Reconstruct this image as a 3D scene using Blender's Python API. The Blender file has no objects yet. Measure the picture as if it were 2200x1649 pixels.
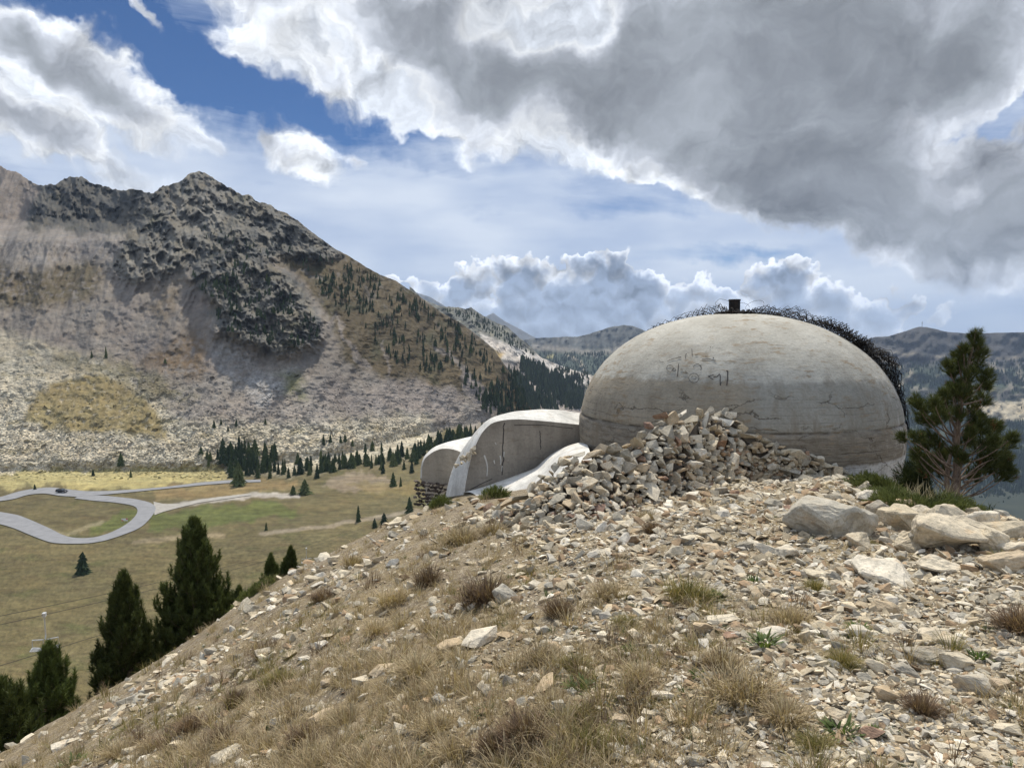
import bpy, bmesh, math, random
import numpy as np
from mathutils import Vector, Matrix

# ------------------------------------------------------------------ camera
F_PX = 1500.0                      # focal length in photograph pixels (photograph 2200 x 1649)
PITCH = math.radians(3.6)          # camera looks slightly down; eye at the origin, looking along +Y
SC = bpy.context.scene
COL = SC.collection
cam_data = bpy.data.cameras.new("camera")
cam_data.sensor_fit = 'HORIZONTAL'
cam_data.sensor_width = 36.0
cam_data.lens = 36.0 * F_PX / 2200.0
cam_data.clip_start = 0.05
cam_data.clip_end = 60000.0
cam = bpy.data.objects.new("camera", cam_data)
cam.rotation_euler = (math.radians(90) - PITCH, 0, 0)
COL.objects.link(cam)
SC.camera = cam
SC.render.resolution_x, SC.render.resolution_y = 1024, 767

SUN_AZ, SUN_EL = math.radians(6.0), math.radians(56.0)   # azimuth from +Y towards +X

def ray(px, py):
    """photograph pixel -> (u, v): direction (u, 1, v)"""
    xc = (np.asarray(px, float) - 1100.0) / F_PX
    yc = -(np.asarray(py, float) - 824.5) / F_PX
    d = math.cos(PITCH) + yc * math.sin(PITCH)
    return xc / d, (-math.sin(PITCH) + yc * math.cos(PITCH)) / d

def unray(u, v):
    """direction (u, 1, v) -> photograph pixel"""
    cp, sp = math.cos(PITCH), math.sin(PITCH)
    f = cp - v * sp
    return 1100.0 + F_PX * u / f, 824.5 - F_PX * (sp + v * cp) / f

# ------------------------------------------------------------------ node helpers
class NT:
    def __init__(s, tree):
        s.t = tree; s.n = tree.nodes; s.l = tree.links
    def new(s, kind, **kw):
        n = s.n.new(kind)
        for k, v in kw.items(): setattr(n, k, v)
        return n
    def put(s, sock, v):
        if v is None: return
        if hasattr(v, 'is_linked'): s.l.new(v, sock)
        else: sock.default_value = v
    def math(s, op, a, b=None, c=None, clamp=False):
        n = s.new('ShaderNodeMath', operation=op, use_clamp=clamp)
        s.put(n.inputs[0], a); s.put(n.inputs[1], b)
        if c is not None: s.put(n.inputs[2], c)
        return n.outputs[0]
    def vmath(s, op, a, b=None, scale=None):
        n = s.new('ShaderNodeVectorMath', operation=op)
        s.put(n.inputs[0], a); s.put(n.inputs[1], b)
        if scale is not None: s.put(n.inputs['Scale'], scale)
        return n.outputs[1] if op in ('LENGTH', 'DOT_PRODUCT', 'DISTANCE') else n.outputs[0]
    def comb(s, x, y, z):
        n = s.new('ShaderNodeCombineXYZ')
        for i, q in enumerate((x, y, z)): s.put(n.inputs[i], q)
        return n.outputs[0]
    def sep(s, v):
        n = s.new('ShaderNodeSeparateXYZ'); s.put(n.inputs[0], v); return n.outputs
    def noise(s, vec, scale, detail=4.0, rough=0.55, dist=0.0, lac=2.0, color=False, dim='3D'):
        n = s.new('ShaderNodeTexNoise', noise_dimensions=dim)
        s.put(n.inputs['Vector'], vec); s.put(n.inputs['Scale'], scale); s.put(n.inputs['Detail'], detail)
        s.put(n.inputs['Roughness'], rough); s.put(n.inputs['Distortion'], dist); s.put(n.inputs['Lacunarity'], lac)
        return n.outputs[1] if color else n.outputs[0]
    def voronoi(s, vec, scale, feature='F1', rand=1.0, out=0, dim='3D'):
        n = s.new('ShaderNodeTexVoronoi', feature=feature, voronoi_dimensions=dim)
        s.put(n.inputs['Vector'], vec); s.put(n.inputs['Scale'], scale); s.put(n.inputs['Randomness'], rand)
        return n.outputs[out]
    def ramp(s, fac, stops, interp='LINEAR'):
        n = s.new('ShaderNodeValToRGB'); cr = n.color_ramp; cr.interpolation = interp
        while len(cr.elements) > 1: cr.elements.remove(cr.elements[-1])
        for i, (p, c) in enumerate(stops):
            e = cr.elements[0] if i == 0 else cr.elements.new(p)
            e.position = p
            c = (c, c, c) if isinstance(c, (int, float)) else c
            e.color = (*c, 1.0)
        s.put(n.inputs[0], fac); return n.outputs[0]
    def maprange(s, v, a, b, c=0.0, d=1.0, smooth=False):
        n = s.new('ShaderNodeMapRange', clamp=True)
        if smooth: n.interpolation_type = 'SMOOTHSTEP'
        s.put(n.inputs[0], v)
        for i, q in enumerate((a, b, c, d)): s.put(n.inputs[1 + i], q)
        return n.outputs[0]
    def mix(s, fac, a, b, blend='MIX'):
        n = s.new('ShaderNodeMix', data_type='RGBA', blend_type=blend)
        s.put(n.inputs[0], fac)
        for i, q in ((6, a), (7, b)):
            if isinstance(q, tuple): q = (*q, 1.0)[:4]
            s.put(n.inputs[i], q)
        return n.outputs[2]
    def mapping(s, vec, loc=(0, 0, 0), rot=(0, 0, 0), scale=(1, 1, 1), kind='POINT'):
        n = s.new('ShaderNodeMapping', vector_type=kind)
        s.put(n.inputs[0], vec); n.inputs[1].default_value = loc; n.inputs[2].default_value = rot; n.inputs[3].default_value = scale
        return n.outputs[0]
    def bump(s, h, strength=0.5, dist=0.1, normal=None):
        n = s.new('ShaderNodeBump')
        n.inputs['Strength'].default_value = strength; n.inputs['Distance'].default_value = dist
        s.put(n.inputs['Height'], h)
        if normal is not None: s.put(n.inputs['Normal'], normal)
        return n.outputs[0]
    def attr(s, name, out=0):
        n = s.new('ShaderNodeAttribute', attribute_name=name)
        return n.outputs[out]

# ------------------------------------------------------------------ sky, clouds, sun, exposure
SC.view_settings.view_transform = 'Standard'
SC.view_settings.look = 'None'
SC.view_settings.exposure = 0.15
SC.view_settings.gamma = 1.0
SC.render.engine = 'CYCLES'
SC.cycles.use_denoising = True
SC.cycles.max_bounces = 4
SC.cycles.diffuse_bounces = 2
SC.cycles.glossy_bounces = 2
SC.cycles.transparent_max_bounces = 4
SC.cycles.volume_bounces = 0
SC.cycles.use_adaptive_sampling = True
SC.cycles.adaptive_threshold = 0.02

def sky_uv(px, py):
    """pixel of the photograph -> cloud chart: stereographic about the horizontal +Y axis"""
    u, v = ray(px, py)
    n = np.sqrt(1 + u * u + v * v)
    s = 2.0 / (1.0 + 1.0 / n)
    return u / n * s, v / n * s

def build_world():
    w = bpy.data.worlds.new("World"); SC.world = w
    w.use_nodes = True
    t = NT(w.node_tree); t.n.clear()
    out = t.new('ShaderNodeOutputWorld')
    sky = t.new('ShaderNodeTexSky', sky_type='NISHITA', sun_disc=False)
    sky.sun_elevation = SUN_EL; sky.sun_rotation = SUN_AZ
    sky.altitude = 2300.0; sky.air_density = 1.0; sky.dust_density = 0.3; sky.ozone_density = 4.0
    bg_sky = t.new('ShaderNodeBackground'); bg_sky.inputs[1].default_value = 0.052
    t.l.new(t.vmath('MULTIPLY', sky.outputs[0], (0.62, 0.92, 1.22)), bg_sky.inputs[0])
    tc = t.new('ShaderNodeTexCoord')
    x, y, z = t.sep(tc.outputs['Generated'])
    s = t.math('DIVIDE', 2.0, t.math('MAXIMUM', t.math('ADD', y, 1.0), 0.08))
    P = t.comb(t.math('MULTIPLY', x, s), t.math('MULTIPLY', z, s), 0.0)
    # warped coordinates for ragged outlines
    N = lambda *a, **k: t.noise(*a, dim='2D', **k)
    w1 = t.vmath('SUBTRACT', N(P, 7.0, 2.0, 0.55, color=True), (0.5, 0.5, 0.5))
    w2 = t.vmath('SUBTRACT', N(P, 26.0, 3.0, 0.6, color=True), (0.5, 0.5, 0.5))
    W2 = t.vmath('SCALE', w2, scale=0.035)
    PW = t.vmath('ADD', P, t.vmath('ADD', t.vmath('SCALE', w1, scale=0.11), W2))
    PS = t.vmath('ADD', P, W2)
    rotated = {}
    def field(blobs, vec):
        """sum of soft ellipses (pixel centre, radii, tilt, weight)"""
        acc = None
        for (cx, cy, rx, ry, rot, wt) in blobs:
            U, V = sky_uv(cx, cy)
            U2, _ = sky_uv(cx + 10, cy); _, V2 = sky_uv(cx, cy - 10)
            ru, rv = rx * abs(U2 - U) / 10, ry * abs(V2 - V) / 10
            a = math.radians(round(rot / 15) * 15)
            key = (vec.node.name, vec.name, round(a, 3))
            if key not in rotated:
                rotated[key] = vec if abs(a) < 1e-3 else t.mapping(vec, rot=(0, 0, -a))
            cu, cv = U * math.cos(a) + V * math.sin(a), -U * math.sin(a) + V * math.cos(a)
            q = t.new('ShaderNodeVectorMath', operation='MULTIPLY_ADD')
            t.put(q.inputs[0], rotated[key]); q.inputs[1].default_value = (1 / ru, 1 / rv, 0); q.inputs[2].default_value = (-cu / ru, -cv / rv, 0)
            g = t.math('SUBTRACT', 1.0, t.vmath('LENGTH', q.outputs[0]), clamp=True)
            acc = t.math('MULTIPLY', g, wt) if acc is None else t.math('MULTIPLY_ADD', g, wt, acc)
        return acc
    above = t.maprange(z, -0.02, 0.02)
    # --- high thin veil
    veil_n = N(t.mapping(P, rot=(0, 0, math.radians(10)), scale=(2.0, 8.0, 1)), 1.7, 6.0, 0.62, 0.5)
    veil_b = field([(500, 420, 800, 330, -15, 1.0), (1000, 480, 1100, 260, 0, 1.2), (1900, 560, 700, 260, 0, 1.0),
                    (2150, 250, 320, 240, 0, 0.7), (100, 450, 500, 260, 0, 0.6), (1500, 680, 1500, 220, 0, 1.6)], PW)
    gap = field([(260, 70, 360, 130, -38, 1.3), (700, 235, 360, 90, -20, 0.85), (1640, 545, 340, 40, 0, 0.95), (1020, 566, 230, 28, 0, .4),
                 (520, 205, 300, 100, -30, .7), (30, 190, 160, 80, -30, .8), (1250, 445, 250, 30, 0, .3), (1560, 420, 120, 60, 0, .3), (900, 350, 260, 20, -15, .2)], PS)
    veil = t.math('SUBTRACT', t.math('ADD', t.math('MULTIPLY', veil_n, 1.5), t.math('MULTIPLY', veil_b, 0.75)), t.math('SUBTRACT', t.math('ADD', gap, 0.62), t.maprange(t.sep(P)[1], 0.62, 1.1, 0.0, 1.3)))
    veil_a = t.maprange(t.math('MULTIPLY_ADD', t.math('SUBTRACT', N(t.mapping(P, rot=(0, 0, math.radians(14)), scale=(3.0, 17.0, 1)), 2.2, 5, .6), .5), .55, veil), 0.0, 0.95, 0.0, 0.95)
    veil_col = t.ramp(N(t.mapping(P, scale=(2, 7, 1)), 2.5, 3, .5), [(0.3, (0.46, 0.55, 0.72)), (0.7, (0.68, 0.75, 0.86))])
    # --- cumulus masses
    mass = [(1750, 130, 620, 340, 0, 1.35), (1320, 130, 460, 280, 0, 1.1), (1020, 110, 370, 240, -15, 1.0), (720, 60, 370, 150, -30, 0.95),
            (1990, 440, 440, 180, -15, 1.05), (1740, 410, 340, 140, -15, 0.8), (2160, 430, 180, 180, 0, .9), (1250, 250, 270, 120, -20, .7),
            (650, 160, 190, 70, -35, .7), (860, 190, 140, 70, -40, .55), (950, 240, 120, 60, -30, .5), (1480, 330, 130, 80, -60, .6), (1530, 420, 80, 60, 0, .45),
            (110, 120, 330, 120, -30, 1.0), (260, 220, 230, 85, -30, .8), (60, 270, 200, 90, -15, .8), (130, 330, 240, 80, -15, .75), (20, 60, 120, 70, -30, .8),
            (650, 330, 120, 75, -30, .72), (590, 285, 40, 26, -40, .4), (770, 345, 50, 22, -25, .4), (1390, 380, 55, 34, 0, .68), (1015, 335, 30, 45, 60, .42), (905, 255, 40, 60, 60, .45),
            (330, 60, 70, 26, -50, .5), (270, 15, 60, 22, -50, .5), (1900, 120, 700, 320, 0, .6)]
    fb = N(PW, 8.0, 8.0, 0.60)
    fbs = N(t.vmath('ADD', PW, (-0.010, 0.024, 0.0)), 8.0, 5.0, 0.6)
    hole = field([(2170, 235, 200, 90, 25, .8), (1190, 40, 120, 70, 0, .5), (770, 20, 60, 30, 0, .35), (780, 120, 60, 34, 0, .5), (1080, 190, 80, 40, 0, .3)], PW)
    mb = t.math('SUBTRACT', field(mass, PW), hole)
    dens = t.math('ADD', mb, t.math('MULTIPLY', t.math('SUBTRACT', fb, 0.5), 1.05))
    m_a = t.math('MULTIPLY', t.maprange(dens, -0.02, 0.42, smooth=True), t.maprange(mb, 0.0, 0.12))
    soft = N(PS, 6.5, 4, .58)
    lit = field([(1230, 40, 110, 90, 0, .7), (1040, 40, 90, 120, 0, .5), (830, 190, 160, 70, -35, .5), (1000, 215, 200, 70, 0, .35), (700, 60, 260, 90, -30, .3), (1900, 500, 480, 140, -15, -.55), (1750, 430, 260, 90, -15, -.3), (2150, 560, 200, 90, 0, -.5), (1060, 60, 260, 110, 0, .5), (1150, 30, 200, 140, 0, .5), (600, 110, 260, 90, -30, .35), (860, 210, 200, 80, -35, .45), (1950, 290, 260, 70, 15, .5), (1050, 270, 300, 90, 0, .35),
                 (1480, 300, 120, 110, -60, .45), (2100, 390, 160, 140, 0, .5), (1500, 420, 120, 60, 0, .4), (130, 200, 420, 260, -30, .5), (660, 330, 120, 80, -30, .55), (1390, 380, 70, 50, 0, .5), (1250, 300, 330, 70, -15, .35), (1330, 300, 200, 60, 0, .3)], PW)
    cd = t.math('SUBTRACT', t.math('MULTIPLY_ADD', soft, 2.0, dens), t.math('MULTIPLY_ADD', lit, 1.15, 1.0))
    m_col = t.ramp(t.math('MULTIPLY_ADD', cd, 0.5, 0.1), [(0.02, (0.74, 0.79, 0.87)), (0.18, (0.86, 0.89, 0.93)), (0.30, (0.66, 0.695, 0.76)), (0.44, (0.44, 0.47, 0.525)),
                        (0.64, (0.31, 0.335, 0.37)), (0.95, (0.25, 0.27, 0.30))])
    relief = t.math('MULTIPLY_ADD', t.math('SUBTRACT', fb, fbs), t.maprange(dens, 0.3, 1.3, 2.6, 0.7), 1.0)
    broad = t.math('MULTIPLY_ADD', t.math('SUBTRACT', N(t.mapping(PW, rot=(0, 0, .5), scale=(1, 1.7, 1)), 4.2, 5, .6), .5), t.maprange(dens, .3, 1.0, .5, 1.5), 1.0)
    m_col = t.vmath('SCALE', m_col, scale=t.math('MULTIPLY', relief, t.math('MAXIMUM', broad, .6)))
    # --- piled cumulus above the horizon
    low = [(1130, 650, 190, 105, 0, 1.0), (1285, 635, 150, 110, 0, 1.1), (1000, 610, 60, 60, 0, .9), (1120, 590, 85, 60, 0, .9), (1280, 580, 80, 50, 0, .8), (1390, 640, 110, 80, 0, .9),
           (1500, 640, 100, 75, 0, .8), (1690, 640, 170, 95, 0, 1.05), (1690, 590, 90, 45, 0, .7), (1850, 660, 150, 60, 0, .7), (1960, 670, 120, 40, 0, .5), (950, 640, 90, 60, 0, .7),
           (1250, 730, 420, 80, 0, 1.0), (1800, 720, 300, 60, 0, .7), (870, 605, 60, 26, 0, .5)]
    lb = field(low, t.vmath('ADD', P, t.vmath('SCALE', w2, scale=0.05)))
    VW = t.vmath('ADD', P, t.vmath('SCALE', w2, scale=0.03))
    fine = N(VW, 55.0, 4, .6)
    def billow(vec):
        a = t.voronoi(vec, 19.0, dim='2D'); b = t.voronoi(vec, 46.0, dim='2D')
        return t.math('ADD', t.math('MULTIPLY', t.math('MULTIPLY', a, a), -1.1), t.math('MULTIPLY', t.math('MULTIPLY', b, b), -0.6))
    b0 = billow(VW); b1 = billow(t.vmath('ADD', VW, (0.004, 0.012, 0.0)))
    ld = t.math('ADD', lb, t.math('ADD', t.math('MULTIPLY', b0, 0.75), t.math('MULTIPLY_ADD', fine, 0.5, -0.12)))
    l_a = t.math('MULTIPLY', t.maprange(ld, 0.10, 0.24, smooth=True), t.maprange(lb, 0.02, 0.15))
    lc = t.math('MULTIPLY_ADD', N(P, 14.0, 3, .55), 0.95, t.math('SUBTRACT', ld, 0.56))
    l_col = t.ramp(t.math('MULTIPLY', lc, 0.7), [(0.06, (0.86, 0.89, 0.94)), (0.20, (0.78, 0.82, 0.89)), (0.36, (0.44, 0.50, 0.61)), (0.54, (0.25, 0.31, 0.42)), (0.8, (0.22, 0.28, 0.39))])
    l_rel = t.math('MULTIPLY_ADD', t.math('SUBTRACT', b0, b1), 1.3, t.math('MULTIPLY_ADD', fine, 0.5, 0.75))
    hz = t.maprange(t.sep(P)[1], 0.0, 0.09, 0.45, 0.0)
    l_col = t.vmath('SCALE', t.mix(hz, l_col, (0.66, 0.73, 0.84)), scale=t.math('MINIMUM', t.math('MAXIMUM', l_rel, 0.45), 1.35))
    # --- composite
    cc = t.mix(t.math('DIVIDE', veil_a, 0.93, clamp=True), veil_col, veil_col)
    cov = veil_a
    def over(cov, col, a, c):
        ncov = t.math('SUBTRACT', 1.0, t.math('MULTIPLY', t.math('SUBTRACT', 1.0, cov), t.math('SUBTRACT', 1.0, a)))
        f = t.math('DIVIDE', a, t.math('MAXIMUM', ncov, 0.001), clamp=True)
        return ncov, t.mix(f, col, c)
    cov, cc = over(cov, cc, l_a, l_col)
    cov, cc = over(cov, cc, m_a, m_col)
    bg_c = t.new('ShaderNodeBackground'); bg_c.inputs[1].default_value = 1.0
    t.l.new(cc, bg_c.inputs[0])
    ms = t.new('ShaderNodeMixShader')
    t.l.new(cov, ms.inputs[0]); t.l.new(bg_sky.outputs[0], ms.inputs[1]); t.l.new(bg_c.outputs[0], ms.inputs[2])
    t.l.new(ms.outputs[0], out.inputs[0])
    w.cycles.sampling_method = 'MANUAL'; w.cycles.sample_map_resolution = 512

build_world()
sun_data = bpy.data.lights.new("sun", 'SUN')
sun_data.energy = 4.2
sun_data.angle = math.radians(3.0)
sun_data.color = (1.0, 0.94, 0.83)
sun = bpy.data.objects.new("sun", sun_data)
sd = Vector((math.sin(SUN_AZ) * math.cos(SUN_EL), math.cos(SUN_AZ) * math.cos(SUN_EL), math.sin(SUN_EL)))
sun.rotation_euler = sd.to_track_quat('Z', 'Y').to_euler()
COL.objects.link(sun)

# ------------------------------------------------------------------ numeric helpers
RNG = np.random.default_rng(11)

def hash2(ix, iy, seed):
    h = (ix.astype(np.int64) * 374761393 + iy.astype(np.int64) * 668265263 + seed * 974634777) & 0xFFFFFFFF
    h = ((h ^ (h >> 13)) * 1274126177) & 0xFFFFFFFF
    return ((h ^ (h >> 16)) & 0xFFFFFF) / float(0x1000000)

def perlin(x, y, seed=0):
    x = np.asarray(x, float); y = np.asarray(y, float)
    xi, yi = np.floor(x), np.floor(y); xf, yf = x - xi, y - yi
    def g(dx, dy):
        a = hash2(xi + dx, yi + dy, seed) * 2 * math.pi
        return np.cos(a) * (xf - dx) + np.sin(a) * (yf - dy)
    sx, sy = xf * xf * xf * (xf * (xf * 6 - 15) + 10), yf * yf * yf * (yf * (yf * 6 - 15) + 10)
    a = g(0, 0) * (1 - sx) + g(1, 0) * sx
    b = g(0, 1) * (1 - sx) + g(1, 1) * sx
    return (a * (1 - sy) + b * sy) * 1.5

def fbm(x, y, octaves=5, seed=0, rough=0.5, ridged=False):
    tot = 0.0; amp = 1.0; f = 1.0; nrm = 0.0
    for o in range(octaves):
        n = perlin(x * f + 17.3 * o, y * f - 9.1 * o, seed + o)
        if ridged: n = 1 - 2 * np.abs(n)
        tot = tot + amp * n; nrm += amp; amp *= rough; f *= 2.03
    return tot / nrm

def sstep(a, b, x):
    t = np.clip((x - a) / (b - a), 0, 1); return t * t * (3 - 2 * t)

def interp(x, pts):
    p = np.array(pts, float); return np.interp(x, p[:, 0], p[:, 1])

def poly_mask(px, py, poly, soft=10.0):
    """soft inside mask (1 inside, 0 outside) of a polygon"""
    P = np.array(poly, float); Q = np.roll(P, -1, 0)
    inside = np.zeros(px.shape, bool); d = np.full(px.shape, 1e9)
    for (x0, y0), (x1, y1) in zip(P, Q):
        if y0 != y1:
            c = ((y0 > py) != (y1 > py)) & (px < (x1 - x0) * (py - y0) / (y1 - y0) + x0)
            inside ^= c
        ex, ey = x1 - x0, y1 - y0
        t = np.clip(((px - x0) * ex + (py - y0) * ey) / (ex * ex + ey * ey + 1e-9), 0, 1)
        d = np.minimum(d, np.hypot(px - x0 - t * ex, py - y0 - t * ey))
    return sstep(-soft, soft, np.where(inside, d, -d))

def line_mask(px, py, pts, width, soft=3.0):
    d = np.full(px.shape, 1e9); P = np.array(pts, float)
    for (x0, y0), (x1, y1) in zip(P[:-1], P[1:]):
        ex, ey = x1 - x0, y1 - y0
        t = np.clip(((px - x0) * ex + (py - y0) * ey) / (ex * ex + ey * ey + 1e-9), 0, 1)
        d = np.minimum(d, np.hypot(px - x0 - t * ex, py - y0 - t * ey))
    return 1 - sstep(width - soft, width + soft, d)

# ------------------------------------------------------------------ mesh helpers
def mesh_np(name, verts, loops, sizes, smooth=False):
    me = bpy.data.meshes.new(name)
    verts = np.ascontiguousarray(verts, np.float32); loops = np.ascontiguousarray(loops, np.int32).ravel(); sizes = np.asarray(sizes, np.int32)
    me.vertices.add(len(verts)); me.vertices.foreach_set('co', verts.ravel())
    me.loops.add(len(loops)); me.loops.foreach_set('vertex_index', loops)
    me.polygons.add(len(sizes))
    me.polygons.foreach_set('loop_start', np.concatenate([[0], np.cumsum(sizes)[:-1]]).astype(np.int32))
    me.polygons.foreach_set('loop_total', sizes)
    me.update(calc_edges=True)
    me.polygons.foreach_set('use_smooth', np.full(len(sizes), smooth))
    return me

def tri_mesh(name, v, t, smooth=False): return mesh_np(name, v, t, np.full(len(t), 3), smooth)
def quad_mesh(name, v, q, smooth=True): return mesh_np(name, v, q, np.full(len(q), 4), smooth)

def set_attr(me, name, data, domain='POINT'):
    data = np.asarray(data, np.float32)
    if data.ndim == 1:
        a = me.attributes.new(name, 'FLOAT', domain); a.data.foreach_set('value', data)
    else:
        a = me.attributes.new(name, 'FLOAT_COLOR', domain)
        a.data.foreach_set('color', np.concatenate([data[:, :3], np.ones((len(data), 1), np.float32)], 1).ravel())

def link(name, me, mat=None, parent=None, kind=None, label=None, cat=None, group=None, loc=None, rot=None, scale=None):
    o = bpy.data.objects.new(name, me)
    COL.objects.link(o)
    if mat is not None and me is not None and not me.materials: me.materials.append(mat)
    if parent is not None: o.parent = parent
    if kind: o['kind'] = kind
    if label: o['label'] = label
    if cat: o['category'] = cat
    if group: o['group'] = group
    if loc is not None: o.location = loc
    if rot is not None: o.rotation_euler = rot
    if scale is not None: o.scale = scale
    return o

def grid_quads(nr, nc):
    i = np.arange(nr - 1)[:, None] * nc + np.arange(nc - 1)[None, :]
    return np.stack([i, i + 1, i + nc + 1, i + nc], -1).reshape(-1, 4)

def tube_np(pts, rad, sides=6):
    """tube along a polyline: verts, quads"""
    P = np.asarray(pts, float); n = len(P); rad = np.broadcast_to(np.asarray(rad, float), (n,))
    T = np.gradient(P, axis=0); T /= np.linalg.norm(T, axis=1)[:, None] + 1e-9
    ref = np.where(np.abs(T[:, 2:3]) > 0.9, np.array([[1.0, 0, 0]]), np.array([[0, 0, 1.0]]))
    A = np.cross(T, ref); A /= np.linalg.norm(A, axis=1)[:, None] + 1e-9
    B = np.cross(T, A)
    a = np.arange(sides) * 2 * math.pi / sides
    V = P[:, None] + rad[:, None, None] * (A[:, None] * np.cos(a)[None, :, None] + B[:, None] * np.sin(a)[None, :, None])
    i = np.arange(n - 1)[:, None] * sides; j = np.arange(sides)[None]; k = (j + 1) % sides
    Q = np.stack([i + j, i + k, i + sides + k, i + sides + j], -1).reshape(-1, 4)
    return V.reshape(-1, 3), Q

class Acc:
    """collects vertex / face arrays into one mesh"""
    def __init__(s): s.v = []; s.f = []; s.n = 0; s.c = []
    def add(s, v, f, col=None):
        v = np.asarray(v, float).reshape(-1, 3); s.v.append(v); s.f.append(np.asarray(f) + s.n); s.n += len(v)
        if col is not None: s.c.append(np.broadcast_to(np.asarray(col, float), (len(v), 3)))
    def tube(s, pts, rad, sides=6, col=None): v, q = tube_np(pts, rad, sides); s.add(v, q, col)
    def box(s, x0, x1, y0, y1, z0, z1, col=None):
        v = [(x, y, z) for z in (z0, z1) for y in (y0, y1) for x in (x0, x1)]
        s.add(v, [(0, 2, 3, 1), (4, 5, 7, 6), (0, 1, 5, 4), (2, 6, 7, 3), (0, 4, 6, 2), (1, 3, 7, 5)], col)
    def mesh(s, name, smooth=False):
        F = [list(map(int, q)) for f in s.f for q in f]
        sizes = [len(q) for q in F]
        me = mesh_np(name, np.concatenate(s.v), np.array([i for q in F for i in q]), sizes, smooth)
        if s.c: set_attr(me, 'Col', np.concatenate(s.c))
        return me

def new_mat(name):
    m = bpy.data.materials.new(name); m.use_nodes = True
    t = NT(m.node_tree); b = t.n['Principled BSDF']
    b.inputs['Roughness'].default_value = 0.9
    b.inputs['Specular IOR Level'].default_value = 0.2
    return m, t, b

# ------------------------------------------------------------------ ground height near the camera (eye at z = 0)
CREST = [(-900, 5.5, 1960), (-200, 8.0, 1740), (0, 9.6, 1620), (300, 11.5, 1440), (500, 12.8, 1310), (640, 13.5, 1220), (880, 14.5, 1100), (950, 14.8, 1080), (1000, 15.2, 1064)]
def base_z(x, y):
    return -1.6 - 0.06 * y + 0.25 * (x - np.sqrt(x * x + 2.25)) + 0.375 - 0.02 * np.clip(x, 0, 9)

def crest_y(u):
    pu = [ray(p, 1050)[0] for p in (-900, -200, 0, 300, 500, 640, 880, 1000, 1100, 1250, 1500, 1800, 1900, 1960, 2030, 2200, 2500, 3000)]
    return np.interp(u, pu, [5.5, 8.0, 9.6, 11.5, 12.8, 13.5, 14.5, 15.2, 16, 17, 17, 15.5, 14, 11.5, 8.8, 7.4, 6.8, 6.0])

_CE = [(p, q) for p, d, q in CREST] + [(1080, 1046), (1250, 1012), (1500, 995), (1800, 1000), (1900, 1022), (1990, 1085), (2200, 1112), (2500, 1125), (3000, 1150)]
_CU = np.array([ray(p, q)[0] for p, q in _CE]); _CV = np.array([ray(p, q)[1] for p, q in _CE])
def ground_z(x, y, detail=True):
    x = np.asarray(x, float); y = np.asarray(y, float)
    ys = np.maximum(y, 0.4); u = x / ys
    yc = crest_y(u); b = base_z(x, y); bc = base_z(u * yc, yc)
    ve = np.interp(u, _CU, _CV)
    zc = ve * yc
    t = np.clip(y / yc, 0, 1)
    near = b + (zc - bc) * t * t
    d = np.maximum(y - yc, 0)
    slope = np.interp(u, [-0.8, -0.3, -0.1, 0.1, 0.5, 0.62, 1.0], [0.55, 0.52, 0.42, 0.35, 0.4, 0.75, 0.8])
    far = zc / yc * y - slope * (np.sqrt(d * d + 0.8) - math.sqrt(0.8))
    z = np.where(y < yc, near, far)
    if detail:
        fade = sstep(120, 20, y)
        z = z + fade * (0.10 * fbm(x / 2.1, y / 2.1, 3, 5) + 0.045 * fbm(x / 0.55, y / 0.55, 3, 9) * sstep(40, 8, y))
    return z

def hit_ground(px, py):
    """where the view ray of a photograph pixel meets the near ground"""
    u, v = ray(px, py)
    ys = np.geomspace(1.0, 24, 130)
    zz = ground_z(u[..., None] * ys, ys + 0 * u[..., None], False) - v[..., None] * ys
    k = np.argmax(zz > 0, axis=-1)
    ok = (zz > 0).any(-1)
    k = np.clip(k, 1, len(ys) - 1)
    a = np.take_along_axis(zz, (k - 1)[..., None], -1)[..., 0]; b = np.take_along_axis(zz, k[..., None], -1)[..., 0]
    t = np.clip(-a / (b - a + 1e-12), 0, 1)
    y = ys[k - 1] + (ys[k] - ys[k - 1]) * t
    return u * y, y, ground_z(u * y, y), ok

# ------------------------------------------------------------------ materials of the land
def land_material(name, stone_scale, rock_scale, bump_d):
    m, t, b = new_mat(name)
    pos = t.new('ShaderNodeNewGeometry').outputs['Position']
    col = t.attr('Col'); stone = t.attr('stone', 2)
    n1 = t.noise(pos, rock_scale, 6, 0.65)
    n2 = t.noise(pos, rock_scale * 0.13, 4, 0.6)
    vor = t.voronoi(pos, stone_scale); vcol = t.new('ShaderNodeTexVoronoi'); t.put(vcol.inputs['Vector'], pos); vcol.inputs['Scale'].default_value = stone_scale
    cell = t.sep(vcol.outputs['Color'])[0]
    tone = t.math('ADD', t.maprange(n1, 0.25, 0.75, 0.76, 1.24), t.maprange(n2, 0.25, 0.75, -0.22, 0.22))
    speck = t.maprange(cell, 0.0, 1.0, 0.6, 1.45)
    tone = t.math('MULTIPLY', tone, t.math('ADD', t.math('MULTIPLY', t.math('SUBTRACT', speck, 1.0), stone), 1.0))
    c = t.vmath('SCALE', col, scale=tone)
    hue = t.noise(pos, rock_scale * 0.4, 3, 0.5)
    c = t.mix(t.maprange(hue, 0.35, 0.7, 0, 0.35), c, t.vmath('MULTIPLY', c, (1.15, 0.97, 0.78)))
    t.l.new(c, b.inputs['Base Color'])
    h = t.math('ADD', n1, t.math('MULTIPLY', t.math('MULTIPLY', vor, stone), -0.9))
    t.l.new(t.bump(h, 0.9, bump_d), b.inputs['Normal'])
    return m

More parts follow.
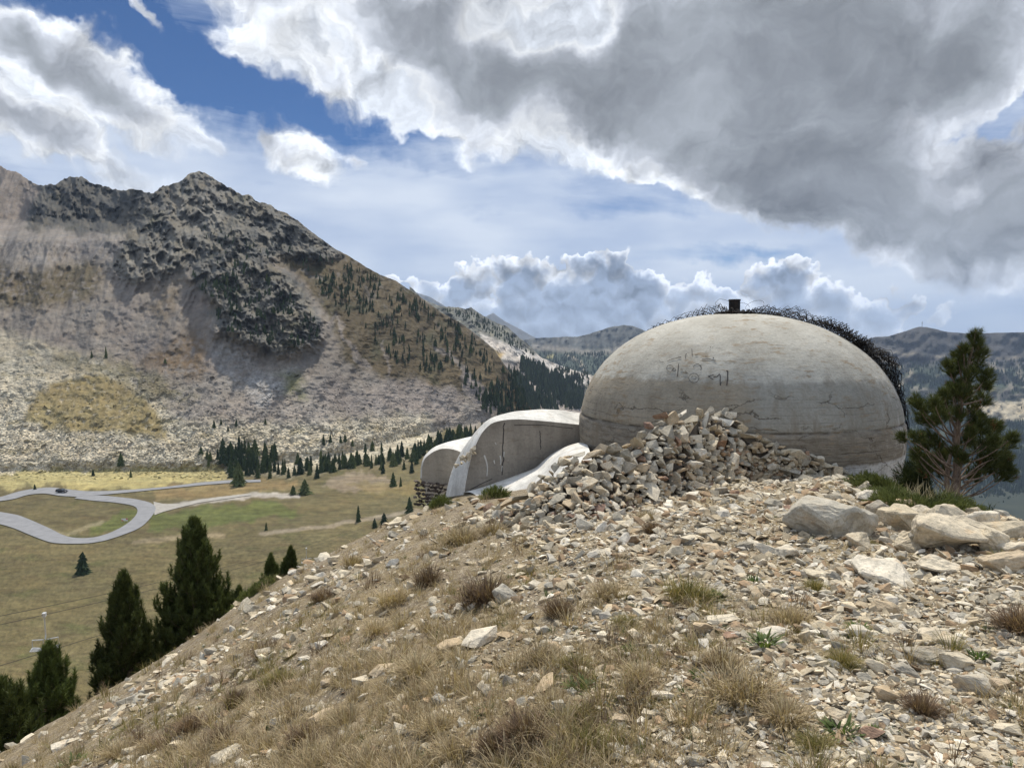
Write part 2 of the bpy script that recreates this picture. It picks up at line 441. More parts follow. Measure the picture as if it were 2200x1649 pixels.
def polar_land(name, cols, skyline, bottom, depth, paint, mat, nrows, jitter=0.0, seed=3, label=None):
    """a land surface given by its crest line and foot line; depth(px, py) is the true distance along +Y"""
    px = np.asarray(cols, float)
    top = interp(px, skyline)
    top = top + jitter * (fbm(px / 46.0, px * 0 + seed, 4, seed, 0.55) + 0.5 * fbm(px / 9.0, px * 0 + seed, 2, seed + 3)) if np.isscalar(jitter) else top + jitter(px)
    bot = interp(px, bottom)
    t = np.linspace(0, 1, nrows)[:, None]
    PX = px[None] + 0 * t; PY = bot[None] + (top - bot)[None] * t
    u, v = ray(PX, PY); Y = depth(PX, PY)
    X, Z = u * Y, v * Y
    c, stone = paint(PX, PY)
    # the far side falls away behind the crest
    bx, by, bz = [X], [Y], [Z]
    for k, (dy, dz) in enumerate(((0.03, -0.012), (0.12, -0.09), (0.35, -0.3))):
        y2 = Y[-1] * (1 + dy); bx.append((u[-1] * y2)[None]); by.append(y2[None]); bz.append((Z[-1] + dz * Y[-1])[None])
    X, Y, Z = np.concatenate(bx), np.concatenate(by), np.concatenate(bz)
    c = np.concatenate([c] + [c[-1:]] * 3); stone = np.concatenate([stone] + [stone[-1:]] * 3)
    me = quad_mesh(name, np.stack([X, Y, Z], -1).reshape(-1, 3), grid_quads(X.shape[0], X.shape[1]))
    set_attr(me, 'Col', c.reshape(-1, 3)); set_attr(me, 'stone', stone.ravel())
    return link(name, me, mat, kind='structure')

def blend(c, m, col): return c * (1 - m[..., None]) + np.array(col) * m[..., None]

# ------------------------------------------------------------------ the mountain and the valley below it
VALLEY = -60.0
FOOT = [(-500, 1016), (0, 1012), (450, 1012), (700, 985), (900, 935), (1050, 905), (1130, 888), (1320, 860)]
SKY_M = [(-500, 250), (-200, 300), (0, 357), (40, 372), (75, 395), (95, 399), (120, 396), (135, 386), (150, 380), (175, 380), (200, 394), (240, 405), (262, 410), (285, 405),
         (315, 412), (330, 415), (350, 400), (385, 392), (405, 374), (430, 367), (450, 376), (490, 403), (520, 418), (535, 417), (550, 431), (580, 440), (597, 452), (615, 457),
         (660, 490), (715, 532), (750, 550), (800, 582), (850, 603), (900, 636), (950, 672), (1000, 700), (1060, 748), (1085, 785), (1110, 822), (1130, 862), (1150, 890), (1320, 960)]
RIB = [(420, 520), (500, 480), (570, 540), (640, 610), (692, 690), (690, 725), (620, 768), (540, 748), (470, 722), (455, 650), (405, 600)]
PEAK = [(60, 380), (150, 360), (330, 380), (430, 340), (600, 430), (740, 545), (700, 560), (640, 560), (560, 545), (500, 560), (400, 570), (345, 600), (275, 608), (232, 572), (262, 510), (180, 497), (60, 492)]
def mountain_depth(px, py, relief=True):
    u, v = ray(px, py)
    vf = ray(px, interp(px, FOOT))[1]
    y0 = VALLEY / vf
    T = interp(px, [(-500, 0.58), (0, 0.58), (430, 0.63), (700, 0.66), (1130, 0.60), (1320, 0.6)])
    flat = VALLEY / np.minimum(v, -0.02)
    up = (T * y0 - VALLEY) / np.maximum(T - v, 0.05)
    y = np.where(v < vf, flat, up)
    shelf = sstep(520, 470, py) * sstep(330, 230, px)
    y = y * (1 + 0.16 * shelf)
    if not relief: return y
    wx = px + 14 * fbm(px / 40, py / 40, 3, 71); wy = py + 14 * fbm(px / 40, py / 40, 3, 72)
    rib = poly_mask(wx, wy, RIB, 22); peak = poly_mask(wx, wy, PEAK, 22)
    rock = np.maximum(rib, peak)
    above = sstep(0, 25, interp(px, FOOT) - py)
    y = y * (1 - 0.034 * poly_mask(wx, wy, RIB, 48))
    gully = fbm(px / 95 + py / 210, py / 330, 4, 31, 0.5, ridged=True)
    y = y * (1 - 0.044 * gully * above * (0.35 + 0.65 * sstep(750, 520, py)))
    cw = 22 * fbm(px / 34, py / 34, 4, 42, .6)
    crag = fbm((px + 0.55 * py + cw) / 84, (py - 0.4 * px + cw) / 58, 6, 41, 0.54, ridged=True)
    y = y * (1 - 0.034 * crag * rock - 0.007 * crag * above)
    strat = fbm((px - 0.25 * py) / 16, (py + 0.2 * px) / 90, 4, 47, 0.6, ridged=True)
    y = y * (1 - 0.012 * strat * np.maximum(rock, 0.35 * sstep(800, 600, py) * above))
    crag2 = fbm((px + 0.7 * py) / 22, (py - 0.5 * px) / 13, 4, 44, 0.6, ridged=True)
    y = y * (1 - 0.006 * crag2 * rock)
    lumps = fbm(px / 26, py / 12, 4, 51, 0.6)
    y = y * (1 + 0.004 * lumps * above)
    low = 1 - above
    y = y * (1 + 0.004 * fbm(px / 130, py / 22, 3, 61) * low)
    return y

def mountain_paint(px, py):
    wx = px + 30 * fbm(px / 50, py / 50, 5, 71, .6); wy = py + 24 * fbm(px / 50, py / 50, 5, 72, .6)
    n = fbm(px / 60, py / 40, 5, 81, 0.6); nf = fbm(px / 14, py / 9, 4, 85, 0.6)
    up = sstep(0, 1, (interp(px, FOOT) - wy) / 20 + 0.5)
    c = np.zeros(px.shape + (3,)); c[:] = (0.118, 0.100, 0.047)                     # dry meadow
    stone = 0.0 * px
    green = sstep(0.05, 0.45, fbm(px / 110, py / 26, 4, 88, 0.55))
    c = blend(c, green * 0.7, (0.080, 0.083, 0.030)); dk = sstep(0.0, 0.5, fbm(px / 70, py / 14, 4, 89, 0.6)); c = blend(c, dk * 0.5, (0.090, 0.066, 0.034))
    c = blend(c, up, (0.250, 0.222, 0.190)); stone = stone + 0.8 * up               # scree
    violet = sstep(-0.1, 0.4, fbm(px / 120, py / 90, 3, 91)); c = blend(c, up * violet * 0.4, (0.235, 0.20, 0.185))
    M = lambda poly, s=10: poly_mask(wx, wy, poly, s)
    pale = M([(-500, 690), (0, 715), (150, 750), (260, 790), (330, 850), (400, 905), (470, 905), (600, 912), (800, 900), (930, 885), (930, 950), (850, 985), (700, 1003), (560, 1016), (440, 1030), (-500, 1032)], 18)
    c = blend(c, pale, (0.44, 0.395, 0.30)); stone = np.maximum(stone * .6, pale)  # pale talus stone, with the sunlight on it put into the colour too
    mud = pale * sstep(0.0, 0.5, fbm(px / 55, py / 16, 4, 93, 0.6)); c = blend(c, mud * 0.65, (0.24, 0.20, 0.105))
    g1 = sstep(-.7, .0, nf) * M([(50, 885), (110, 825), (215, 800), (290, 838), (348, 905), (350, 942), (300, 936), (160, 925), (60, 905)], 9)
    c = blend(c, g1, (0.25, 0.20, 0.095)); stone = stone * (1 - 0.8 * g1)
    for poly, col, st in (
        ([(120, 760), (230, 765), (330, 800), (420, 850), (400, 870), (300, 850), (220, 800), (130, 790)], (0.17, 0.15, 0.09), .7),
        ([(-500, 560), (0, 560), (100, 572), (212, 560), (222, 600), (180, 650), (80, 664), (-500, 660)], (0.115, 0.09, 0.045), .3),
        ([(300, 780), (390, 715), (442, 705), (442, 800), (425, 815), (360, 802)], (0.165, 0.115, 0.065), .2),
        ([(325, 655), (385, 590), (405, 600), (372, 640), (360, 690), (340, 690)], (0.19, 0.15, 0.10), .3),
        ([(442, 720), (480, 740), (570, 782), (640, 790), (600, 850), (575, 880), (500, 820)], (0.31, 0.30, 0.285), 1.0),
        ([(595, 800), (640, 800), (660, 860), (610, 850)], (0.12, 0.12, 0.055), .4),  # dark green patch: shadow on the talus painted in
        ([(0, 500), (250, 505), (240, 560), (0, 560)], (0.24, 0.22, 0.20), .9)):
        k = M(poly, 20) * sstep(-.55, .1, nf + .8 * n); c = blend(c, k * .9, col); stone = stone * (1 - k) + st * k
    slope = M([(520, 420), (620, 440), (760, 545), (900, 630), (1060, 745), (1180, 900), (1090, 905), (1030, 860), (960, 830), (880, 815), (800, 800), (745, 780), (715, 700), (650, 610), (560, 520)], 12)
    c = blend(c, slope, (0.118, 0.090, 0.048)); stone = stone * (1 - 0.6 * slope)
    ol = slope * sstep(0.0, 0.5, n); c = blend(c, ol * 0.8, (0.066, 0.066, 0.032))
    rk = slope * sstep(0.12, 0.45, fbm((px + py) / 52, (py - px) / 30, 4, 95, 0.6)) * sstep(800, 560, py); c = blend(c, rk, (0.165, 0.15, 0.13))
    for pts, w in (([(705, 700), (725, 680), (745, 735), (790, 790)], 5), ([(820, 745), (835, 800)], 3), ([(935, 740), (1000, 800)], 4), ([(600, 570), (690, 720)], 6)):
        k = line_mask(wx, wy, pts, w); c = blend(c, k * 0.8, (0.27, 0.235, 0.205))
    k = M([(990, 780), (1040, 830), (1075, 880), (1050, 890), (1000, 840)], 6); c = blend(c, k, (0.24, 0.21, 0.19))
    peak = M(PEAK, 9); rib = M(RIB, 8)
    pr = sstep(-0.25, 0.35, fbm((px + 0.55 * py) / 42, (py - 0.4 * px) / 24, 5, 97, 0.62))
    rc = np.zeros(c.shape); rc[:] = (0.118, 0.118, 0.110); rc = blend(rc, pr, (0.20, 0.183, 0.148)); och = sstep(.1, .45, fbm(px / 50, py / 70, 4, 109, .6)); rc = blend(rc, och * .55, (.17, .14, .085)); pl = sstep(.25, .55, fbm((px - .3 * py) / 12, (py + .3 * px) / 30, 4, 98, .6)); rc = blend(rc, pl * .6, (.30, .275, .22))
    rc = blend(rc, sstep(0.15, 0.5, n) * 0.6, (0.10, 0.095, 0.05))
    kk = np.maximum(peak, rib)[..., None]; c = c * (1 - kk) + rc * kk; stone = stone * (1 - 0.7 * kk[..., 0])
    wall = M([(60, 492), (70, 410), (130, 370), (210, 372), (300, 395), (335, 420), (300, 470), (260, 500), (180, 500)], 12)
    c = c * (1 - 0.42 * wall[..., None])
    shoulder = M([(380, 430), (440, 400), (500, 420), (470, 480), (420, 520), (330, 600), (270, 600), (250, 560), (350, 520)], 12)
    c = blend(c, shoulder * 0.5, (0.27, 0.25, 0.21))
    farleft = M([(-500, 200), (0, 340), (60, 375), (85, 405), (60, 470), (-500, 480)], 6); c = blend(c, farleft, (0.20, 0.17, 0.145))
    # valley floor
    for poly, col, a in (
        ([(-500, 1018), (0, 1014), (480, 1000), (500, 1030), (430, 1036), (300, 1052), (170, 1050), (100, 1043), (-500, 1058)], (0.33, 0.285, 0.125), .9),  # yellow-green meadow strip, sunlight painted into its brighter tone
        ([(190, 1150), (190, 1130), (280, 1092), (296, 1092), (285, 1120), (235, 1142)], (0.10, 0.112, 0.032), .95),
        ([(320, 1140), (335, 1105), (430, 1085), (560, 1072), (640, 1085), (640, 1105), (520, 1120), (430, 1140)], (0.095, 0.108, 0.032), .95),
        ([(690, 1040), (760, 1015), (830, 1018), (870, 1045), (760, 1062)], (0.23, 0.185, 0.13), .8),
        ([(330, 1050), (480, 1040), (640, 1030), (640, 1045), (440, 1068), (340, 1068)], (0.22, 0.16, 0.075), .7),
        ([(740, 1040), (880, 1030), (890, 1060), (800, 1070)], (0.19, 0.15, 0.06), .6)):
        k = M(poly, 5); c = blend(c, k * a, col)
    for pts, w, col in (([(300, 1095), (380, 1084), (450, 1074), (545, 1062), (640, 1064)], 5, (0.36, 0.33, 0.29)), ([(560, 1145), (700, 1130), (800, 1112), (900, 1096)], 4, (0.25, 0.21, 0.15)),
                        ([(90, 1132), (140, 1150), (220, 1118)], 4, (0.22, 0.19, 0.11)), ([(290, 1165), (420, 1150), (480, 1150)], 5, (0.22, 0.18, 0.11))):
        k = line_mask(wx * 0.3 + px * 0.7, wy * 0.3 + py * 0.7, pts, w, 2.5); c = blend(c, k * 0.85, col)
    streak = fbm(px / 60, py / 5, 4, 99, 0.6) * (1 - up); c = c * (1 + 0.5 * streak[..., None]); hum = fbm(px / 9, py / 4.5, 4, 107, .6) * (1 - up) * sstep(1090, 1180, py); c = c * (1 + .55 * hum[..., None])
    chute = fbm((px + .35 * py * np.sign(520 - px)) / 13, py / 120, 4, 103, .6) * up; c = c * (1 + .28 * chute[..., None])
    c = c * (1 + (0.34 - .16 * up)[..., None] * nf[..., None])
    hi = sstep(930, 700, py); c = c * (1 - .20 * up * hi)[..., None]
    return np.clip(c, 0.01, 0.8), np.clip(stone, 0, 1) * (1 - .8 * hi)

M_LAND = land_material("mountain_ground", 0.75, 0.22, 1.3)
MOUNTAIN_BOTTOM = [(-500, 1760), (0, 1700), (640, 1290), (880, 1160), (1000, 1120), (1320, 1060)]
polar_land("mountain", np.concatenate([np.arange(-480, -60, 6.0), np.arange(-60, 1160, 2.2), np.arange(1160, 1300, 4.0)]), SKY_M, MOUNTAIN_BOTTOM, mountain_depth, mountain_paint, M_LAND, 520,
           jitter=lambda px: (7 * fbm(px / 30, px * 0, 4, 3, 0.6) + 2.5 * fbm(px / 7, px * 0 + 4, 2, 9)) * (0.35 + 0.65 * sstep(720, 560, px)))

# ------------------------------------------------------------------ ridges farther away
def ridge_depth(y_bot, y_top, bottom, skyline, amp, sx, sy, seed):
    def f(px, py):
        b, t = interp(px, bottom), interp(px, skyline)
        k = np.clip((b - py) / np.maximum(b - t, 1), 0, 1)
        y = y_bot + (y_top - y_bot) * k
        return y * (1 - amp * fbm(px / sx, py / sy, 5, seed, 0.55, ridged=True))
    return f

M_FAR = land_material("far_mountain_ground", 0.16, 0.05, 6.0)
SKY_R = [(880, 615), (905, 640), (930, 652), (950, 657), (985, 661), (1000, 665), (1012, 660), (1030, 672), (1060, 690), (1090, 702), (1110, 720), (1140, 745), (1160, 765), (1200, 784), (1250, 800), (1330, 818)]
BOT_R = [(880, 780), (1060, 800), (1110, 880), (1330, 960)]
def ridge_paint(px, py):
    wx = px + 6 * fbm(px / 18, py / 18, 4, 171); wy = py + 5 * fbm(px / 18, py / 18, 4, 172)
    n = fbm(px / 16, py / 26, 5, 173, 0.6)
    c = np.zeros(px.shape + (3,)); c[:] = (0.12, 0.125, 0.11); c = blend(c, sstep(0, .5, n), (0.22, 0.215, 0.17)); stone = 0.5 + 0 * px
    k = poly_mask(wx, wy, [(1030, 715), (1065, 730), (1110, 745), (1180, 768), (1260, 802), (1320, 822), (1320, 850), (1240, 822), (1180, 795), (1110, 780), (1050, 760)], 5); c = blend(c, k, (0.46, 0.43, 0.39))
    k = poly_mask(wx, wy, [(1040, 770), (1110, 780), (1180, 800), (1260, 850), (1320, 870), (1320, 960), (1100, 960)], 5); c = blend(c, k, (0.27, 0.24, 0.215))
    k = poly_mask(wx, wy, [(1050, 745), (1085, 760), (1070, 772), (1050, 765)], 4); c = blend(c, k, (0.33, 0.25, 0.12))
    return np.clip(c * (1 + .2 * n[..., None]), .02, .7), stone
polar_land("ridge", np.arange(880, 1330, 3.0), SKY_R, BOT_R, ridge_depth(820, 1300, BOT_R, SKY_R, 0.05, 40, 60, 19), ridge_paint, M_FAR, 110, jitter=3.0, seed=6)

SKY_F = [(1060, 740), (1110, 733), (1150, 726), (1200, 724), (1240, 723), (1275, 714), (1310, 703), (1340, 698), (1360, 700), (1385, 710), (1430, 728), (1500, 740), (1700, 735), (1920, 745)]
BOT_F = [(1060, 900), (1920, 960)]
def far_paint(px, py):
    wx = px + 5 * fbm(px / 15, py / 15, 4, 181); wy = py + 4 * fbm(px / 15, py / 15, 4, 182)
    n = fbm(px / 7, py / 24, 5, 183, 0.6)
    c = np.zeros(px.shape + (3,)); c[:] = (0.065, 0.072, 0.07); c = blend(c, sstep(0.0, 0.4, n), (0.13, 0.13, 0.12))
    forest = sstep(742, 762, wy + 10 * n); c = blend(c, forest * 0.92, (0.045, 0.065, 0.04))
    k = line_mask(wx, wy, [(1150, 745), (1230, 752), (1280, 760), (1330, 750)], 6, 4); c = blend(c, k * .6, (0.30, 0.27, 0.23))
    k = line_mask(wx, wy, [(1215, 760), (1245, 775), (1258, 800), (1270, 830)], 2.5, 1.5); c = blend(c, k, (0.38, 0.34, 0.26))
    k = poly_mask(wx, wy, [(1172, 762), (1190, 762), (1190, 769), (1174, 769)], 2); c = blend(c, k, (0.36, 0.33, 0.15))
    return np.clip(c * (1 + .25 * n[..., None]), .02, .7), 0 * px + .3
polar_land("hill", np.arange(1060, 1920, 4.0), SKY_F, BOT_F, ridge_depth(1900, 2900, BOT_F, SKY_F, 0.03, 22, 50, 23), far_paint, M_FAR, 70, jitter=2.0, seed=8)

SKY_B = [(820, 600), (900, 630), (925, 638), (960, 660), (1020, 690), (1060, 672), (1085, 690), (1110, 703), (1150, 725), (1200, 745), (1260, 760)]
polar_land("mountain", np.arange(820, 1260, 5.0), SKY_B, [(800, 800), (1300, 800)], ridge_depth(4200, 5200, [(800, 800), (1300, 800)], SKY_B, 0.03, 60, 60, 29),
           lambda px, py: (np.zeros(px.shape + (3,)) + np.array((0.12, 0.125, 0.13)), 0 * px), M_FAR, 30, jitter=1.0, seed=9)

SKY_E = [(1760, 752), (1830, 738), (1880, 724), (1910, 722), (1945, 711), (1975, 701), (1990, 702), (2030, 712), (2080, 716), (2140, 715), (2200, 713), (2300, 705), (2560, 730), (2900, 700)]
BOT_E = [(1760, 1275), (2900, 1275)]
def east_paint(px, py):
    wx = px + 9 * fbm(px / 26, py / 20, 4, 191); wy = py + 6 * fbm(px / 26, py / 20, 4, 192)
    n = fbm(px / 26, py / 9, 5, 193, 0.6)
    c = np.zeros(px.shape + (3,)); c[:] = (0.044, 0.043, 0.042); c = blend(c, sstep(0.1, 0.5, n) * .7, (0.066, 0.062, 0.057))  # hill tones darkened: cloud shade is put into the colour
    mid = sstep(775, 800, wy); c = blend(c, mid, (0.058, 0.062, 0.038))
    f = mid * sstep(-0.12, 0.1, fbm(px / 48, py / 26, 4, 195, .55) + 0.10 + 0.8 * sstep(880, 960, py)); c = blend(c, f, (0.04, 0.055, 0.035))
    for pts, w in (([(1890, 770), (1960, 800), (1935, 830), (1900, 850)], 4), ([(2060, 760), (2150, 790), (2170, 830), (2140, 870), (2080, 890)], 6), ([(1960, 835), (2060, 845), (2200, 850)], 3), ([(1860, 752), (2000, 764), (2200, 770)], 2.5),
                   ([(2150, 905), (2200, 880)], 7), ([(1980, 845), (2040, 862)], 4), ([(2180, 770), (2200, 830)], 5)):
        k = line_mask(wx, wy, pts, w, 3); c = blend(c, k * .85, (0.22, 0.195, 0.15))
    k = poly_mask(wx, wy, [(2080, 872), (2160, 862), (2260, 850), (2260, 890), (2190, 902), (2120, 893)], 5); c = blend(c, k, (0.47, 0.41, 0.29))
    k = poly_mask(wx, wy, [(2040, 830), (2110, 820), (2140, 840), (2060, 860)], 5); c = blend(c, k * .7, (0.24, 0.22, 0.10))
    return np.clip(c * (1 + .22 * n[..., None]), .02, .7), 0 * px + .3
def east_depth(px, py): return ridge_depth(1000, 2500, BOT_E, SKY_E, 0.03, 60, 40, 33)(px, py)
polar_land("hill", np.arange(1760, 2900, 4.0), SKY_E, BOT_E, east_depth, east_paint, M_FAR, 130, jitter=2.0, seed=12)

# wide low ground that reaches the horizon behind everything
m_low, t, b = new_mat("low_ground"); b.inputs['Base Color'].default_value = (0.09, 0.105, 0.06, 1)
a = np.linspace(0, 2 * math.pi, 97)[:-1]; rr = np.array([0.0, 300, 1500, 6000, 25000])
lv = np.stack([np.outer(rr, np.cos(a)), np.outer(rr, np.sin(a)), np.full((5, 96), -340.0)], -1).reshape(-1, 3)
lq = [(i * 96 + j, i * 96 + (j + 1) % 96, (i + 1) * 96 + (j + 1) % 96, (i + 1) * 96 + j) for i in range(4) for j in range(96)]
me = quad_mesh("low_ground", lv, np.array(lq)); n1 = t.noise(t.new('ShaderNodeNewGeometry').outputs['Position'], 0.01, 5, .6)
t.l.new(t.ramp(n1, [(.35, (.020, .028, .018)), (.65, (.045, .052, .032))]), b.inputs['Base Color'])
link("low_ground", me, m_low, kind='structure')

# ------------------------------------------------------------------ the rocky hilltop underfoot
def ground_material():
    m, t, b = new_mat("stony_ground")
    pos = t.new('ShaderNodeNewGeometry').outputs['Position']
    patch = t.noise(pos, 0.9, 5, 0.62); fine = t.noise(pos, 14.0, 5, 0.7); mid = t.noise(pos, 3.6, 4, .6)
    soil = t.ramp(fine, [(0.3, (0.085, 0.063, 0.042)), (0.5, (0.20, 0.158, 0.105)), (0.75, (0.40, 0.34, 0.24))])
    litter = t.ramp(fine, [(0.3, (0.13, 0.095, 0.05)), (0.7, (0.29, 0.225, 0.125))])
    c = t.mix(t.maprange(t.math('ADD', patch, t.math('MULTIPLY', mid, .4)), 0.62, 0.82), soil, litter)
    vn = t.new('ShaderNodeTexVoronoi'); warp = t.vmath('ADD', pos, t.vmath('SCALE', t.noise(pos, 30.0, 2, .5, color=True), scale=0.03))
    t.put(vn.inputs['Vector'], t.vmath('MULTIPLY', warp, (1, 1, 1.6))); vn.inputs['Scale'].default_value = 34.0
    cell = t.sep(vn.outputs['Color'])
    peb = t.math('MULTIPLY', t.maprange(cell[0], 0.30, 0.45), t.maprange(vn.outputs['Distance'], 0.42, 0.3))
    peb = t.math('MULTIPLY', peb, t.maprange(t.attr('gravel', 2), 0.0, 1.0, 0.40, 1.0))
    pc = t.ramp(cell[1], [(0.0, (0.42, 0.35, 0.24)), (0.4, (0.58, 0.50, 0.37)), (0.75, (0.66, 0.59, 0.47)), (1.0, (0.42, 0.29, 0.17))])
    c = t.mix(peb, c, pc)
    t.l.new(c, b.inputs['Base Color'])
    h = t.math('ADD', t.math('MULTIPLY', fine, 0.6), t.math('MULTIPLY', peb, t.maprange(vn.outputs['Distance'], 0.45, 0.0)))
    t.l.new(t.bump(h, 0.8, 0.03), b.inputs['Normal'])
    return m
M_GROUND = ground_material()

def gravel_amount(px, py, x, y):
    """1 = bare broken stone, 0 = grassy soil"""
    g = sstep(900, 1700, px + 0.35 * (1350 - py)) * 0.55 + 0.30
    g = g + 0.95 * fbm(x / 1.15, y / 1.15, 4, 205, 0.6) - .14 * sstep(1050, 750, px)
    band = line_mask(px, py, [(200, 1560), (430, 1440), (640, 1290), (760, 1230)], 26, 20); g = g + 0.5 * band
    top = poly_mask(px, py, [(1250, 1080), (1450, 1040), (1700, 1030), (2000, 1180), (2200, 1250), (2200, 1420), (1700, 1300), (1300, 1180), (1000, 1120)], 40); g = g + 0.45 * top
    return np.clip(g, 0, 1)

nv, nu = 520, 620
rows = np.concatenate([[0.35, 0.7, 1.0, 1.3], np.geomspace(1.5, 24.0, nv)])
cols = np.concatenate([np.linspace(-4, -1.05, 30), np.linspace(-1.0, 1.0, nu), np.linspace(1.05, 4, 30)])
GY = np.repeat(rows[:, None], len(cols), 1)
GX = cols[None] * np.maximum(GY, 0.7)
GZ = ground_z(GX, GY)
GZ = GZ + 0.018 * fbm(GX / 0.16, GY / 0.16, 3, 15) * sstep(16, 5, GY)
px_, py_ = unray(GX / GY, GZ / GY)
me = quad_mesh("ground", np.stack([GX, GY, GZ], -1).reshape(-1, 3), grid_quads(*GX.shape)[:, ::1])
set_attr(me, 'gravel', gravel_amount(px_, py_, GX, GY).ravel())
link("ground", me, M_GROUND, kind='structure')

# the hillside that drops away beyond the crest, down to the valley
uu = np.tan(np.radians(np.linspace(-76, 76, 180))); yy = np.geomspace(0.5, 420, 150)
HY = np.repeat(yy[:, None], len(uu), 1); HX = uu[None] * HY
HZ = ground_z(HX, HY, detail=False) - 0.30 * sstep(30, 22, HY)
floor_z = np.interp(uu, [-0.3, 0.05, 0.2], [VALLEY - 1.2, VALLEY - 1.2, -336.0])
HZ = np.maximum(HZ, floor_z[None])
m_hill, t, b = new_mat("hillside_ground")
pos = t.new('ShaderNodeNewGeometry').outputs['Position']
t.l.new(t.ramp(t.noise(pos, 0.5, 6, .65), [(.3, (.10, .09, .04)), (.5, (.24, .185, .10)), (.7, (.34, .29, .21))]), b.inputs['Base Color'])
t.l.new(t.bump(t.noise(pos, 2.0, 5, .6), .8, .2), b.inputs['Normal'])
link("hillside", quad_mesh("hillside", np.stack([HX, HY, HZ], -1).reshape(-1, 3), grid_quads(*HX.shape)), m_hill, kind='structure')

# ------------------------------------------------------------------ the road in the valley
def on_valley(px, py, lift=0.0):
    px, py = np.asarray(px, float), np.asarray(py, float)
    y = mountain_depth(px, py) ; u, v = ray(px, py)
    return np.stack([u * y, y, v * y + lift], -1)

def resample(pts, n):
    P = np.array(pts, float); d = np.concatenate([[0], np.cumsum(np.hypot(*np.diff(P, axis=0).T))])
    s = np.linspace(0, d[-1], n)
    # smooth the traced corners
    Q = np.stack([np.interp(s, d, P[:, 0]), np.interp(s, d, P[:, 1])], -1)
    for _ in range(6): Q[1:-1] = 0.25 * Q[:-2] + 0.5 * Q[1:-1] + 0.25 * Q[2:]
    return Q

m_road, t, b = new_mat("asphalt"); pos = t.new('ShaderNodeNewGeometry').outputs['Position']
t.l.new(t.ramp(t.noise(pos, 0.35, 6, .6), [(.3, (.205, .205, .21)), (.7, (.27, .27, .275))]), b.inputs['Base Color'])
m_track, t, b = new_mat("gravel_track"); pos = t.new('ShaderNodeNewGeometry').outputs['Position']
t.l.new(t.ramp(t.noise(pos, 0.5, 6, .6), [(.3, (.27, .25, .22)), (.7, (.40, .375, .33))]), b.inputs['Base Color'])
ROADS = [
    ("road", m_road, .22, [(-60, 1118), (0, 1126), (30, 1135), (60, 1148), (90, 1160), (112, 1167), (150, 1169), (190, 1168), (222, 1163), (252, 1154), (290, 1140), (308, 1130), (322, 1115), (334, 1100), (338, 1090), (325, 1080), (290, 1072), (225, 1065), (170, 1065)],
     [(-60, 1092), (0, 1100), (40, 1107), (70, 1119), (110, 1137), (130, 1148), (150, 1155), (175, 1157), (205, 1155), (235, 1146), (262, 1133), (282, 1119), (294, 1106), (298, 1095), (292, 1088), (275, 1084), (240, 1079), (200, 1076), (160, 1071)]),
    ("road", m_road, .26, [(-60, 1085), (0, 1077), (30, 1073), (60, 1063), (95, 1060), (130, 1066), (170, 1068), (215, 1064), (290, 1057), (360, 1050), (430, 1043), (490, 1038), (560, 1036)],
     [(-60, 1074), (0, 1069), (40, 1056), (75, 1050), (110, 1047), (155, 1053), (190, 1056), (230, 1055.5), (290, 1052), (360, 1046), (430, 1037), (490, 1032), (560, 1031)]),
    ("gravel_track", m_track, .2, [(332, 1107), (350, 1100), (380, 1092), (430, 1080), (470, 1074), (540, 1064)], [(330, 1078), (352, 1083), (385, 1083), (430, 1073), (470, 1068), (540, 1060)]),
]
for name, mat, lift, e0, e1 in ROADS:
    n = 140; a, c = resample(e0, n), resample(e1, n)
    k = np.linspace(0, 1, 5)[:, None, None]; Q = a[None] * (1 - k) + c[None] * k
    W = on_valley(Q[..., 0], Q[..., 1], lift)
    link(name, quad_mesh(name, W.reshape(-1, 3), grid_quads(5, n)), mat, kind='structure')

